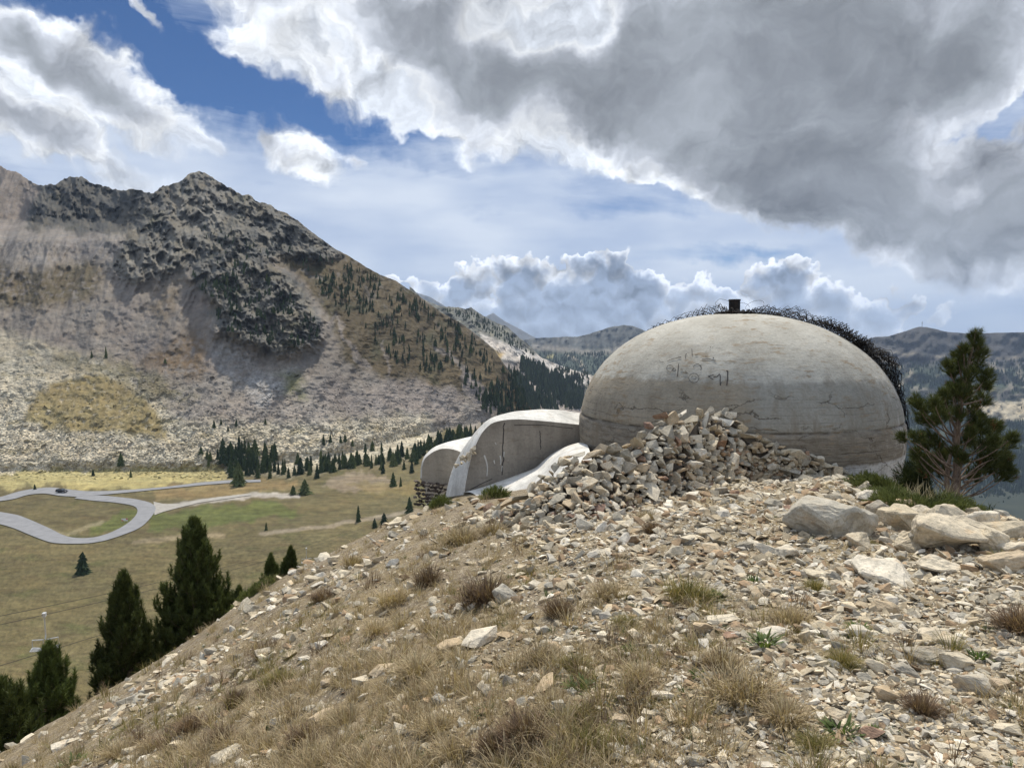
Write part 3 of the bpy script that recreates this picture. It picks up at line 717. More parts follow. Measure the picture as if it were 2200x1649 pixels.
# ------------------------------------------------------------------ concrete
def concrete_material(name, dome=None):
    m, t, b = new_mat(name)
    b.inputs['Roughness'].default_value = 0.85
    geo = t.new('ShaderNodeNewGeometry'); pos = geo.outputs['Position']
    p = t.vmath('SUBTRACT', pos, dome) if dome else pos
    x, y, z = t.sep(p)
    blot = t.noise(p, 1.1, 6, 0.62); grain = t.noise(p, 22.0, 5, 0.65); streak = t.noise(t.mapping(p, scale=(3.2, 3.2, 0.35)), 1.4, 5, 0.6)
    brush = t.noise(t.mapping(p, rot=(0, 0.5, 0), scale=(1.2, 1.2, 5.0)), 2.6, 5, 0.65)
    if dome:
        ang = t.math('ARCTAN2', x, t.math('MULTIPLY', y, -1.0))
        zn = t.math('ADD', z, t.math('MULTIPLY', t.math('SUBTRACT', blot, 0.5), 0.22))
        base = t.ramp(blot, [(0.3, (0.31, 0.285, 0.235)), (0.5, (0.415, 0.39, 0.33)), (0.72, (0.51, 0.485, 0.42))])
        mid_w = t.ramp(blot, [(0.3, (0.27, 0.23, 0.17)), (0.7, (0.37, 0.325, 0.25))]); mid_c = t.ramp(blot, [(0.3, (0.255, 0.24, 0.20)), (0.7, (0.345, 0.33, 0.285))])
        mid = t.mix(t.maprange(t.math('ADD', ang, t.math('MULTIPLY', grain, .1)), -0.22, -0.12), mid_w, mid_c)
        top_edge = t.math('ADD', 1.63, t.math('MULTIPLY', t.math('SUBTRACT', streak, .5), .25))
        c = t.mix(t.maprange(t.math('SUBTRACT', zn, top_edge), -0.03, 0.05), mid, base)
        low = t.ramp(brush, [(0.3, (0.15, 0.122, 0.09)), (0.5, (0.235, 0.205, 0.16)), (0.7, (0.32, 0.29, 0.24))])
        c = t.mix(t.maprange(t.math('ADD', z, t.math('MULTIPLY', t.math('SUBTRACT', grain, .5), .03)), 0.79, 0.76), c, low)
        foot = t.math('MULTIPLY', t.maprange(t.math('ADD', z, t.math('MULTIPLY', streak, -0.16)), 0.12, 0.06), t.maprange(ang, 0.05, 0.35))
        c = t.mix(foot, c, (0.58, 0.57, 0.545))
        # rough day joints of the pour
        board = t.new('ShaderNodeTexWave', wave_type='BANDS', bands_direction='Z', wave_profile='SAW'); t.put(board.inputs[0], p); board.inputs['Scale'].default_value = 2.3; board.inputs['Distortion'].default_value = 1.2; board.inputs['Detail Scale'].default_value = 0.6
        bl = t.math('MULTIPLY', t.maprange(board.outputs['Fac'], .88, .97), t.math('MULTIPLY', t.maprange(t.noise(t.mapping(p, scale=(1, 1, 4)), 1.7, 4, .6), .42, .6), t.maprange(z, 1.5, .5, .2, .9)))
        def joint(zz, w, amt):
            j = t.math('ABSOLUTE', t.math('SUBTRACT', t.math('ADD', z, t.math('MULTIPLY', t.noise(t.mapping(p, scale=(1, 1, .1)), 3.0, 4, .6), 0.05)), zz + .025))
            return t.math('MULTIPLY', t.maprange(j, 0.0, w, amt, 0.0), t.maprange(t.noise(p, 2.2, 3), .38, .55))
        jj = t.math('MAXIMUM', joint(0.775, 0.035, 0.95), t.math('MAXIMUM', joint(0.40, 0.012, .45), t.math('MAXIMUM', joint(0.20, 0.012, .5), joint(0.57, 0.01, .4))))
        # rusty brush marks, cracks
        cr = t.voronoi(t.vmath('ADD', t.mapping(p, scale=(0.8, 0.8, 2.2)), t.vmath('SCALE', t.noise(p, 4.0, 4, .6, color=True), scale=0.45)), 0.95, 'DISTANCE_TO_EDGE')
        crack = t.math('MULTIPLY', t.maprange(cr, 0.0, 0.02, 0.85, 0.0), t.math('MULTIPLY', t.maprange(t.noise(p, 1.3, 3), .45, .53), t.maprange(z, 1.55, 1.35)))
        c = t.mix(t.math('MAXIMUM', t.math('MAXIMUM', jj, bl), crack), c, (0.075, 0.06, 0.045))
        rust = t.math('MULTIPLY', t.maprange(brush, 0.53, 0.62), t.maprange(t.noise(p, 1.6, 3), .44, .56))
        c = t.mix(t.math('MULTIPLY', rust, .7), c, (0.25, 0.18, 0.105))
        scuff = t.math('MULTIPLY', t.maprange(t.noise(t.mapping(p, rot=(.3, .9, .2), scale=(1.5, 1.5, 6)), 3.4, 5, .7), .56, .66), .45); c = t.mix(scuff, c, (0.21, 0.195, 0.165))
        peel = t.math('MULTIPLY', t.maprange(t.noise(t.mapping(p, scale=(2, 2, .8)), 2.6, 4), .54, .57), t.math('MULTIPLY', t.maprange(ang, 0.65, 0.95), t.maprange(z, 2.0, 1.6)))
        c = t.mix(t.math('MULTIPLY', peel, .75), c, (0.50, 0.47, 0.42))
        wash = t.math('MULTIPLY', t.maprange(streak, .52, .68), t.maprange(z, 2.9, .8))
        c = t.mix(t.math('MULTIPLY', wash, .7), c, (0.20, 0.165, 0.12))
        hgt = t.math('ADD', t.math('MULTIPLY', grain, .35), t.math('ADD', t.math('MULTIPLY', brush, .5), t.math('MULTIPLY', t.math('MAXIMUM', jj, crack), -1.2)))
        t.l.new(t.bump(hgt, 0.55, 0.03), b.inputs['Normal'])
    else:
        tone = t.attr('Col')
        var = t.math('ADD', t.maprange(blot, .3, .7, .72, 1.2), t.maprange(streak, .3, .7, -.18, .14))
        c = t.vmath('SCALE', tone, scale=var)
        c = t.mix(t.math('MULTIPLY', t.maprange(brush, .55, .7), .5), c, t.vmath('MULTIPLY', c, (.62, .52, .42)))
        boards = t.new('ShaderNodeTexWave', wave_type='BANDS', bands_direction='X'); t.put(boards.inputs[0], pos); boards.inputs['Scale'].default_value = 1.7; boards.inputs['Distortion'].default_value = .6
        t.l.new(t.bump(t.math('ADD', t.math('MULTIPLY', grain, .6), t.math('MULTIPLY', boards.outputs['Fac'], .12)), 0.5, 0.02), b.inputs['Normal'])
    c = t.vmath('SCALE', c, scale=t.maprange(grain, .3, .7, .86, 1.12))
    t.l.new(c, b.inputs['Base Color'])
    return m

# the big dome: surface of revolution, slightly tucked in below its widest line
DC = np.array([4.93, 15.55, -2.42]); DR = 3.40; DH0, DH = 0.40, 2.60
def dome_r(z):
    z = np.asarray(z, float)
    up = DR * np.clip(1 - np.clip((z - DH0) / DH, 0, 1) ** 2.15, 0, 1) ** (1 / 2.15)
    lo = DR - 0.16 * np.clip((DH0 - z) / 1.2, 0, 2) ** 1.6
    return np.where(z > DH0, up, lo)
def dome_point(a, z, off=0.0):
    """a: angle from the side facing -Y, towards +X"""
    r = dome_r(z); dr = (dome_r(z + .01) - dome_r(z - .01)) / .02
    n = np.stack([np.sin(a), -np.cos(a), -dr], -1); n = n / np.linalg.norm(n, axis=-1, keepdims=True)
    return DC + np.stack([r * np.sin(a), -r * np.cos(a), z + 0 * a], -1) + n * np.asarray(off)[..., None], n

def thing(name, label, cat, loc=(0, 0, 0), group=None, rotz=0.0):
    o = bpy.data.objects.new(name, None); COL.objects.link(o); o.location = loc; o.rotation_euler = (0, 0, rotz)
    o.empty_display_size = 0.2
    o['label'] = label; o['category'] = cat
    if group: o['group'] = group
    return o

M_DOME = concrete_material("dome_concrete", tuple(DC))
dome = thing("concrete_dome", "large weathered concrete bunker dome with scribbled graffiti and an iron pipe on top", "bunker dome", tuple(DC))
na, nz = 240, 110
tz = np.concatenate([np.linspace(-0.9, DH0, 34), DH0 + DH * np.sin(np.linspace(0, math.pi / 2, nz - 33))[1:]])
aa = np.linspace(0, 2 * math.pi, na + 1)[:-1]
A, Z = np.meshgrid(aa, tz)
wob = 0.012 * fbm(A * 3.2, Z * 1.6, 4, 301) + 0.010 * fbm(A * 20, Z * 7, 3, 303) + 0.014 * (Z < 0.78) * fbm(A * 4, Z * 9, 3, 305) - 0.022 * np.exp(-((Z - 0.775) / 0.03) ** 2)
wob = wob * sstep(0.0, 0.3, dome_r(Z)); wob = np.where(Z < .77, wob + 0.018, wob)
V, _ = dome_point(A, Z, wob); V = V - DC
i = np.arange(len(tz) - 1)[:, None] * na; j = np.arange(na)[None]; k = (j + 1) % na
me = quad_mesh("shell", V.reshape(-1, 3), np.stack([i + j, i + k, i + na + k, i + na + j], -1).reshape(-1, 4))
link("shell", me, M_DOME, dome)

m_iron, t, b = new_mat("rusty_iron"); pos = t.new('ShaderNodeNewGeometry').outputs['Position']
b.inputs['Metallic'].default_value = 0.3; b.inputs['Roughness'].default_value = 0.75
t.l.new(t.ramp(t.noise(pos, 14, 5, .7), [(.35, (.018, .016, .015)), (.6, (.045, .032, .024)), (.8, (.10, .055, .03))]), b.inputs['Base Color'])
ac = Acc(); prof = [(0.0, .20), (0.125, .20), (0.125, .335), (0.135, .335), (0.135, .375), (0.118, .375), (0.118, .30), (0, .30)]
def lathe(ac, prof, sides=28, c=(0, 0, 0), col=None):
    P = np.array(prof); a = np.linspace(0, 2 * math.pi, sides + 1)[:-1]
    v = np.stack([np.outer(P[:, 0], np.cos(a)) + c[0], np.outer(P[:, 0], np.sin(a)) + c[1], np.repeat(P[:, 1:], sides, 1) + c[2]], -1)
    i = np.arange(len(P) - 1)[:, None] * sides; j = np.arange(sides)[None]; k = (j + 1) % sides
    ac.add(v.reshape(-1, 3), np.stack([i + j, i + k, i + sides + k, i + sides + j], -1).reshape(-1, 4), col)
lathe(ac, [(0.122, -0.05), (0.122, .30), (0.130, .30), (0.130, .335), (0.105, .335), (0.105, .05), (0, .05)], c=(0, 0, DH0 + DH - .02))
link("vent_pipe", ac.mesh("vent_pipe"), m_iron, dome)
ac = Acc(); lathe(ac, [(0.45, -0.05), (0.43, .045), (0.30, .065), (0.16, .085), (0.0, .085)], c=(0, 0, DH0 + DH - .02))
link("base_plate", ac.mesh("base_plate"), m_iron, dome)

# graffiti: black pen and paint lines on the shell, placed on the surface itself
def on_dome(px, py, off=0.006):
    """point of the shell on the ray of a photograph pixel"""
    u, v = ray(px, py); y = np.linspace(10.5, 16.0, 900)
    P = np.stack([u * y, y, v * y], -1) - DC
    inside = np.hypot(P[:, 0], P[:, 1]) < dome_r(np.clip(P[:, 2], -.9, DH0 + DH - 1e-4)) + off
    k = int(np.argmax(inside & (P[:, 2] < DH0 + DH)))
    if not inside.any(): return None
    return P[k]
m_paint, t, b = new_mat("graffiti_paint"); b.inputs['Base Color'].default_value = (0.05, 0.045, 0.045, 1); b.inputs['Roughness'].default_value = 0.7
def zp(x, y): return 1380 + x * 300 / 2200, 730 + y * 160 / 1173
def arc(cx, cy, rx, ry, a0, a1, n=12): return [(cx + rx * math.cos(math.radians(a)), cy + ry * math.sin(math.radians(a))) for a in np.linspace(a0, a1, n)]
STROKES = [([(265, 315), (290, 345), (335, 345)], .8), ([(395, 330), (480, 295), (560, 280), (620, 272), (565, 262)], 1.1), (arc(720, 255, 45, 45, 250, 130), 1.2), ([(780, 140), (785, 238), (795, 225)], 1.2), ([(835, 238), (875, 232)], 1.4),
           ([(990, 245), (1000, 265), (1030, 238)], .8), ([(1110, 272), (1125, 282)], 1.8), ([(940, 303), (1040, 295), (1155, 325)], 1.5), ([(1070, 105), (1078, 115)], 1.2), ([(1105, 112), (1112, 118)], 1.0), ([(1000, 180), (1006, 186)], 1.2), ([(1065, 150), (1072, 154)], 1),
           (arc(435, 445, 52, 52, -60, 180) + arc(435, 445, 52, 52, 180, 295) , 1.0), (arc(500, 470, 24, 24, 0, 360), 1.0), ([(570, 375), (562, 480), (550, 580)], 1.4), ([(600, 462), (632, 466)], 1.6), ([(640, 505), (690, 520), (715, 525), (675, 490)], 1.1),
           (arc(865, 440, 65, 62, 190, 400), 1.1), (arc(812, 598, 80, 72, 0, 360, 20), .9), (arc(812, 590, 35, 30, 180, 480), .7), ([(1125, 548), (1035, 570), (1115, 618)], 1.8), ([(1120, 580), (1175, 580), (1215, 535), (1230, 560), (1225, 640), (1230, 715)], 1.9), ([(1230, 690), (1258, 655)], 1.2), ([(1325, 482), (1348, 490), (1345, 600), (1330, 715)], 2.1)]
for pts, w in STROKES:
    ac = Acc(); P = [on_dome(*zp(*q), 0.016) for q in pts]; P = np.array([p for p in P if p is not None])
    if len(P) < 2: continue
    s = np.linspace(0, len(P) - 1, len(P) * 3); P = np.stack([np.interp(s, np.arange(len(P)), P[:, k]) for k in range(3)], -1)
    ac.tube(P, 0.0036 * w, 4)
    link("graffiti_stroke", ac.mesh("graffiti_stroke"), m_paint, dome)

# ------------------------------------------------------------------ tangled wire netting on the far side of the dome
def wire_netting():
    m, t, b = new_mat("rusted_wire"); b.inputs['Base Color'].default_value = (0.018, 0.015, 0.014, 1); b.inputs['Metallic'].default_value = .2; b.inputs['Roughness'].default_value = .7
    r = np.random.default_rng(5)
    zs = np.linspace(0.35, DH0 + DH - 0.004, 260)
    cam_rel = -DC
    ring_a, ring_z = [], []
    def contour_z(a):
        p, n = dome_point(np.full(len(zs), a), zs)
        f = ((-p) * n).sum(-1)          # > 0 : faces the eye
        s = np.where(np.diff(np.sign(f)) != 0)[0]
        return zs[s[0]] if len(s) else None
    # walk round the outline of the dome as seen from the path, left of the pipe over the top and down the right side
    pts = []
    for a in np.linspace(math.radians(-113), math.radians(80), 700):
        z = contour_z(a)
        if z is not None:
            p, n = dome_point(np.array([a]), np.array([z])); X, Y = unray(p[0, 0] / p[0, 1], p[0, 2] / p[0, 1])
            pts.append((X, a, z))
    pts = np.array(pts); pts = pts[np.argsort(pts[:, 0])]
    ac = Acc()
    def place(px, back, off):
        a = np.interp(px, pts[:, 0], pts[:, 1])
        z = np.interp(px, pts[:, 0], pts[:, 2])
        p, n = dome_point(a, z, off)
        return p + np.stack([0.10 * back, 0.9 * back, -0.10 * back], -1)
    def height(px):   # how high the tangle stands above the shell
        return np.interp(px, [1415, 1450, 1500, 1550, 1585, 1605, 1640, 1700, 1800, 1870, 1920, 1960], [0.0, 0.04, 0.12, 0.22, 0.10, 0.06, 0.20, 0.22, 0.24, 0.30, 0.22, 0.10])
    for k in range(250):
        c = r.choice([r.uniform(1425, 1590), r.uniform(1590, 1800), r.uniform(1760, 1930), r.uniform(1840, 1962)], p=[.10, .28, .34, .28])
        L = r.uniform(25, 120); n = int(L / 4.4) + 4
        px = np.clip(c + np.linspace(-L / 2, L / 2, n), 1416, 1958)
        h = r.beta(1.0, 1.6); wig = r.uniform(.03, .09)
        off = height(px) * (.45 + .9 * np.clip(.6 + 1.2 * fbm(px / 60, px * 0, 3, 77), 0, 1.3)) * (h + 0.22 * fbm(px / 38, px * 0 + k, 3, k)) + wig * np.sin(np.arange(n) * math.pi / 1.5 + r.uniform(0, 6)) * 0.75 + 0.012
        back = r.uniform(-.05, .55) + 0.05 * np.sin(np.arange(n) * 2.1 + k)
        ac.tube(place(px, back, np.maximum(off, .008)) - DC, r.uniform(.0045, .0085), 3)
    for k in range(4):   # loose loops that stand up
        c = r.uniform(1440, 1940); th = np.linspace(0, 5.2, 16); rr = r.uniform(8, 22)
        px = np.clip(c + rr * np.cos(th), 1416, 1960); off = height(px) * .8 + r.uniform(.02, .08) * (1 + np.sin(th)) * 1.4
        ac.tube(place(px, .15 + 0 * th, off) - DC, .004, 3)
    me = ac.mesh("wire_netting")
    o = link("wire_netting", me, m, label="dark tangled rusty wire netting lying over the far side of the concrete dome", cat="wire netting", loc=tuple(DC))
wire_netting()

# ------------------------------------------------------------------ the low vaults beside the dome
def at(px, py, y):
    u, v = ray(px, py); return np.stack([u * np.asarray(y, float), np.asarray(y, float) + 0 * u, v * np.asarray(y, float)], -1)

def dense(pts, n):
    P = np.array(pts, float); d = np.concatenate([[0], np.cumsum(np.linalg.norm(np.diff(P, axis=0), axis=1))]); s = np.linspace(0, d[-1], n)
    Q = np.stack([np.interp(s, d, P[:, k]) for k in range(P.shape[1])], -1)
    for _ in range(2): Q[1:-1] = .25 * Q[:-2] + .5 * Q[1:-1] + .25 * Q[2:]
    return Q

M_CONC = concrete_material("vault_concrete")
WALL_SHADED, ROOF_SUNLIT = (0.27, 0.24, 0.20), (0.64, 0.62, 0.57)  # one concrete: shade put into the wall tone, sunlight into the roof tone
def sheet(name, rows, mat, parent, col, label=None, smooth=True):
    V = np.array(rows, float); me = quad_mesh(name, V.reshape(-1, 3), grid_quads(V.shape[0], V.shape[1]), smooth)
    set_attr(me, 'Col', np.tile(np.array(col, float), (V.shape[0] * V.shape[1], 1)))
    return link(name, me, mat, parent, label=label)

def face_y(px): return np.interp(px, [900, 1000, 1255], [14.6, 15.0, 15.9])
vault = thing("concrete_vault", "larger concrete vault with a flat stained end wall, touching the big dome", "bunker vault")
top = dense([(998, 1062), (1000, 1040), (1008, 1000), (1018, 965), (1034, 930), (1055, 908), (1085, 901), (1120, 900), (1180, 905), (1256, 913)], 50)
bot = dense([(998, 1075), (1030, 1066), (1080, 1050), (1120, 1040), (1160, 1024), (1200, 1000), (1230, 985), (1256, 985)], 50)
TP = at(top[:, 0], top[:, 1], face_y(top[:, 0])); 
bx = np.interp(np.linspace(0, 1, 50), [0, .18, .4, 1], [998, 1000, 1040, 1256]); BP = at(np.interp(np.arange(50), np.arange(50), top[:, 0]), np.maximum(np.interp(top[:, 0], bot[:, 0], bot[:, 1]), top[:, 1] + 1), face_y(top[:, 0]))
k = np.linspace(0, 1, 14)[:, None, None]
sheet("end_wall", TP[None] * (1 - k) + BP[None] * k, M_CONC, vault, WALL_SHADED, label="grey stained end wall with white paint drips")
# roof shell: sweeps back and to the left from the rim of the end wall
sh = np.array([(0, 0, 0), (-.10, .25, .02), (-.22, .7, .05), (-.34, 1.3, .03), (-.42, 2.1, -.10), (-.45, 3.0, -.35)])
sil = dense([(957, 1068), (962, 1040), (972, 1005), (990, 970), (1015, 935), (1050, 905), (1100, 887), (1160, 879), (1200, 880), (1256, 889)], 50)
SP = at(sil[:, 0], sil[:, 1], face_y(sil[:, 0]) + np.interp(np.arange(50), [0, 25, 49], [.9, 1.3, 1.7]))
roof_rows = [TP + np.array([0, -.004, .0])]
for f in np.linspace(.12, 1, 9): roof_rows.append(TP * (1 - f) + SP * f + np.array([0, 0, 0.10 * math.sin(math.pi * f)]) * np.interp(np.arange(50), [0, 20, 49], [0, 1, 1])[:, None])
for d, dz in ((.7, -.22), (1.6, -.75), (2.6, -1.8)): roof_rows.append(SP + np.array([-.1 * d, d, dz]))
sheet("roof_shell", roof_rows, M_CONC, vault, ROOF_SUNLIT, label="pale sunlit roof shell of the vault")
# apron in front of the end wall
a0 = dense([(996, 1057), (1040, 1045), (1095, 1025), (1150, 1005), (1163, 992), (1185, 974), (1215, 958), (1256, 947)], 40)
a1 = dense([(1040, 1082), (1070, 1082), (1110, 1078), (1150, 1066), (1190, 1040), (1220, 1020), (1245, 1005), (1275, 1000)], 40)
AY0 = face_y(a0[:, 0]) - np.interp(np.arange(40), [0, 22, 39], [.02, .05, .35]); AY1 = np.interp(np.arange(40), [0, 20, 39], [13.9, 13.3, 13.2])
A0, A1 = at(a0[:, 0], a0[:, 1], AY0), at(a1[:, 0], a1[:, 1], AY1)
rows_ = [A0 + np.array([0, 0.03, -.35])] + [A0 * (1 - f) + A1 * f + np.array([0, 0, .09 * math.sin(math.pi * f)]) for f in np.linspace(0, 1, 12)] + [A1 + np.array([0, .05, -.4])]
sheet("apron", rows_, M_CONC, vault, (0.66, 0.635, 0.58), label="pale curved apron slab at the foot of the end wall")
r = np.random.default_rng(3)
m_white, t, b = new_mat("white_paint"); b.inputs['Base Color'].default_value = (.62, .60, .56, 1)
for pts, w in (([(1040, 977), (1046, 992), (1048, 1008), (1046, 1022)], .022), ([(1061, 988), (1063, 996)], .02), ([(1064, 950), (1066, 955)], .012), ([(1074, 978), (1077, 990), (1075, 998)], .018), ([(1083, 970), (1082, 985)], .014), ([(1079, 1000), (1078, 1012)], .012)):
    ac = Acc(); P = at(np.array(pts)[:, 0], np.array(pts)[:, 1], face_y(np.array(pts)[:, 0]) - .004); ac.tube(dense(P, 8), np.linspace(w, w * .4, 8), 5)
    link("paint_drip", ac.mesh("paint_drip"), m_white, vault, label="white paint drip on the end wall")
ac = Acc()
for pts, w in (([(1083, 908), (1081, 950), (1080, 985), (1079, 1020)], .012), ([(1160, 925), (1161, 965)], .009), ([(1105, 913), (1160, 912), (1230, 920)], .007), ([(1010, 1052), (1030, 1040), (1058, 1028)], .008)):
    P = at(np.array(pts)[:, 0], np.array(pts)[:, 1], face_y(np.array(pts)[:, 0]) - .002); P = dense(P, 14); P[:, 0] += r.normal(0, .008, 14); ac.tube(P, w, 4)
link("crack", ac.mesh("crack"), m_paint, vault)

small = thing("concrete_vault", "smaller concrete vault with board-marked end wall, standing above a dark stone wall", "bunker vault")
def fy2(px): return np.interp(px, [900, 1010], [18.8, 19.2])
t2 = dense([(906, 1030), (907, 1000), (912, 984), (930, 970), (948, 963), (966, 963), (985, 968), (1003, 980), (1015, 1000)], 40)
b2 = np.interp(t2[:, 0], [900, 960, 1020], [1032, 1042, 1050])
T2 = at(t2[:, 0], t2[:, 1], fy2(t2[:, 0])); B2 = at(t2[:, 0], np.maximum(b2, t2[:, 1] + 1), fy2(t2[:, 0]))
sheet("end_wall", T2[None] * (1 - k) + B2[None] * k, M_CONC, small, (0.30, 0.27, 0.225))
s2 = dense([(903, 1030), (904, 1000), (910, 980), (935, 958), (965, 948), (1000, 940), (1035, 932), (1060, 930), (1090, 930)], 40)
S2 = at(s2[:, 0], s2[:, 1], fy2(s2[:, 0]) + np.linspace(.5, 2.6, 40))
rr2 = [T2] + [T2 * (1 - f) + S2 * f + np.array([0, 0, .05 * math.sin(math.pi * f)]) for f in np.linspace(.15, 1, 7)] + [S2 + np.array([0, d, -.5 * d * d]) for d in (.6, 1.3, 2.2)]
sheet("roof_shell", rr2, M_CONC, small, ROOF_SUNLIT, label="pale roof shell running back to the larger vault")

# ------------------------------------------------------------------ stones
def hull_np(seed, n=18, dims=(1.0, 0.72, 0.45), power=3.2):
    r = np.random.default_rng(seed)
    p = r.normal(size=(n, 3)); p /= (np.abs(p) ** power).sum(1, keepdims=True) ** (1 / power)
    p *= r.uniform(0.8, 1.0, (n, 1)); p *= np.array(dims) * 0.5
    bm = bmesh.new()
    for q in p: bm.verts.new(q)
    res = bmesh.ops.convex_hull(bm, input=bm.verts)
    bmesh.ops.delete(bm, geom=[g for g in res['geom_interior'] if isinstance(g, bmesh.types.BMVert)], context='VERTS')
    bmesh.ops.triangulate(bm, faces=bm.faces)
    bm.normal_update(); bm.verts.ensure_lookup_table(); bm.verts.index_update()
    v = np.array([x.co[:] for x in bm.verts]); f = np.array([[w.index for w in g.verts] for g in bm.faces])
    bm.free(); return v, f

def rough_hull(seed, n, dims, cuts=3, amp=0.05, bevel=0.06):
    """a larger stone: hull with worn edges and a broken surface"""
    v, f = hull_np(seed, n, dims)
    bm = bmesh.new(); vs = [bm.verts.new(q) for q in v]
    for t in f: bm.faces.new([vs[i] for i in t])
    bmesh.ops.dissolve_limit(bm, angle_limit=0.18, verts=bm.verts, edges=bm.edges)
    bmesh.ops.bevel(bm, geom=list(bm.edges), offset=bevel * min(dims), segments=1, affect='EDGES', clamp_overlap=True)
    bmesh.ops.triangulate(bm, faces=bm.faces)
    bmesh.ops.subdivide_edges(bm, edges=bm.edges, cuts=cuts, use_grid_fill=True)
    bmesh.ops.triangulate(bm, faces=bm.faces); bm.normal_update(); bm.verts.index_update()
    v = np.array([x.co[:] for x in bm.verts]); nn = np.array([x.normal[:] for x in bm.verts]); f = np.array([[w.index for w in g.verts] for g in bm.faces]); bm.free()
    s = max(dims)
    d = fbm((v[:, 0] + 0.6 * v[:, 2]) / s * 3.1 + seed, (v[:, 1] - 0.8 * v[:, 2]) / s * 3.1, 4, seed, 0.55, ridged=True) - 0.2
    return v + nn * (d * amp * s)[:, None], f

def stone_material(name, palette, use_attr=False):
    m, t, b = new_mat(name)
    tc = t.new('ShaderNodeTexCoord'); info = t.new('ShaderNodeObjectInfo')
    pos = t.new('ShaderNodeNewGeometry').outputs['Position']
    n1 = t.noise(pos, 9.0, 5, .65); n2 = t.noise(pos, 42.0, 4, .7); lay = t.noise(t.mapping(tc.outputs['Object'], scale=(2, 2, 14)), 1.6, 4, .6)
    if use_attr: c = t.attr('Col')
    else: c = t.ramp(info.outputs['Random'], [(i / max(len(palette) - 1, 1), p) for i, p in enumerate(palette)])
    tone = t.math('ADD', t.maprange(n1, .3, .7, .74, 1.2), t.math('ADD', t.maprange(n2, .3, .7, -.2, .2), t.maprange(lay, .3, .7, -.1, .1)))
    c = t.vmath('SCALE', c, scale=tone)
    c = t.mix(t.maprange(t.noise(pos, 5.0, 4, .6), .58, .74, 0, .5), c, t.vmath('MULTIPLY', c, (1.0, .76, .52)))
    lichen = t.math('MULTIPLY', t.maprange(t.noise(pos, 17.0, 3, .6), .62, .68), .35); c = t.mix(lichen, c, (.17, .165, .13))
    t.l.new(c, b.inputs['Base Color'])
    t.l.new(t.bump(t.math('ADD', t.math('MULTIPLY', n1, .8), t.math('ADD', t.math('MULTIPLY', n2, .35), t.math('MULTIPLY', lay, .5))), .7, .03), b.inputs['Normal'])
    return m
M_PALE = stone_material("pale_stone", [(.48, .40, .275), (.62, .54, .405), (.58, .485, .34), (.68, .615, .50), (.52, .44, .315)])
M_GREY = stone_material("grey_stone", [(.31, .275, .21), (.39, .35, .275), (.47, .43, .35), (.34, .295, .225)])
M_RUST = stone_material("rust_stone", [(.28, .165, .10), (.34, .22, .145), (.24, .155, .115), (.38, .26, .175)])
M_TAN = stone_material("tan_stone", [(.46, .35, .22), (.50, .40, .27), (.42, .33, .225)])
M_ATTR = stone_material("broken_stone", [], True)
MATS = {'pale': M_PALE, 'grey': M_GREY, 'rust': M_RUST, 'tan': M_TAN}
BLOCKS = [hull_np(100 + i, 11 + i % 5, (1, .62 + .03 * (i % 6), .46 + .035 * (i % 8)), 5.0) for i in range(26)]
SLABS = [hull_np(200 + i, 12 + i % 5, (1, .60 + .03 * (i % 5), .20 + .025 * (i % 6)), 4.5) for i in range(18)]
ROUGH = [rough_hull(300 + i, 13 + i % 5, (1, .66 + .03 * (i % 4), .40 + .05 * (i % 4)), 2, .035, .05) for i in range(10)]
_sm = {}
def stone_mesh(kind, i):
    if (kind, i) not in _sm:
        v, f = {'block': BLOCKS, 'slab': SLABS, 'rough': ROUGH}[kind][i]
        me = tri_mesh("stone_shape", v, f); me.materials.append(M_PALE); _sm[kind, i] = me
    return _sm[kind, i]

def put_stone(name, kind, i, p, size, rot, mat, label, cat, group=None, squash=1.0):
    o = link(name, stone_mesh(kind, i), None, label=label, cat=cat, group=group, loc=tuple(map(float, p)), rot=tuple(map(float, rot)), scale=(size, size, size * squash))
    o.material_slots[0].link = 'OBJECT'; o.material_slots[0].material = MATS[mat]
    return o

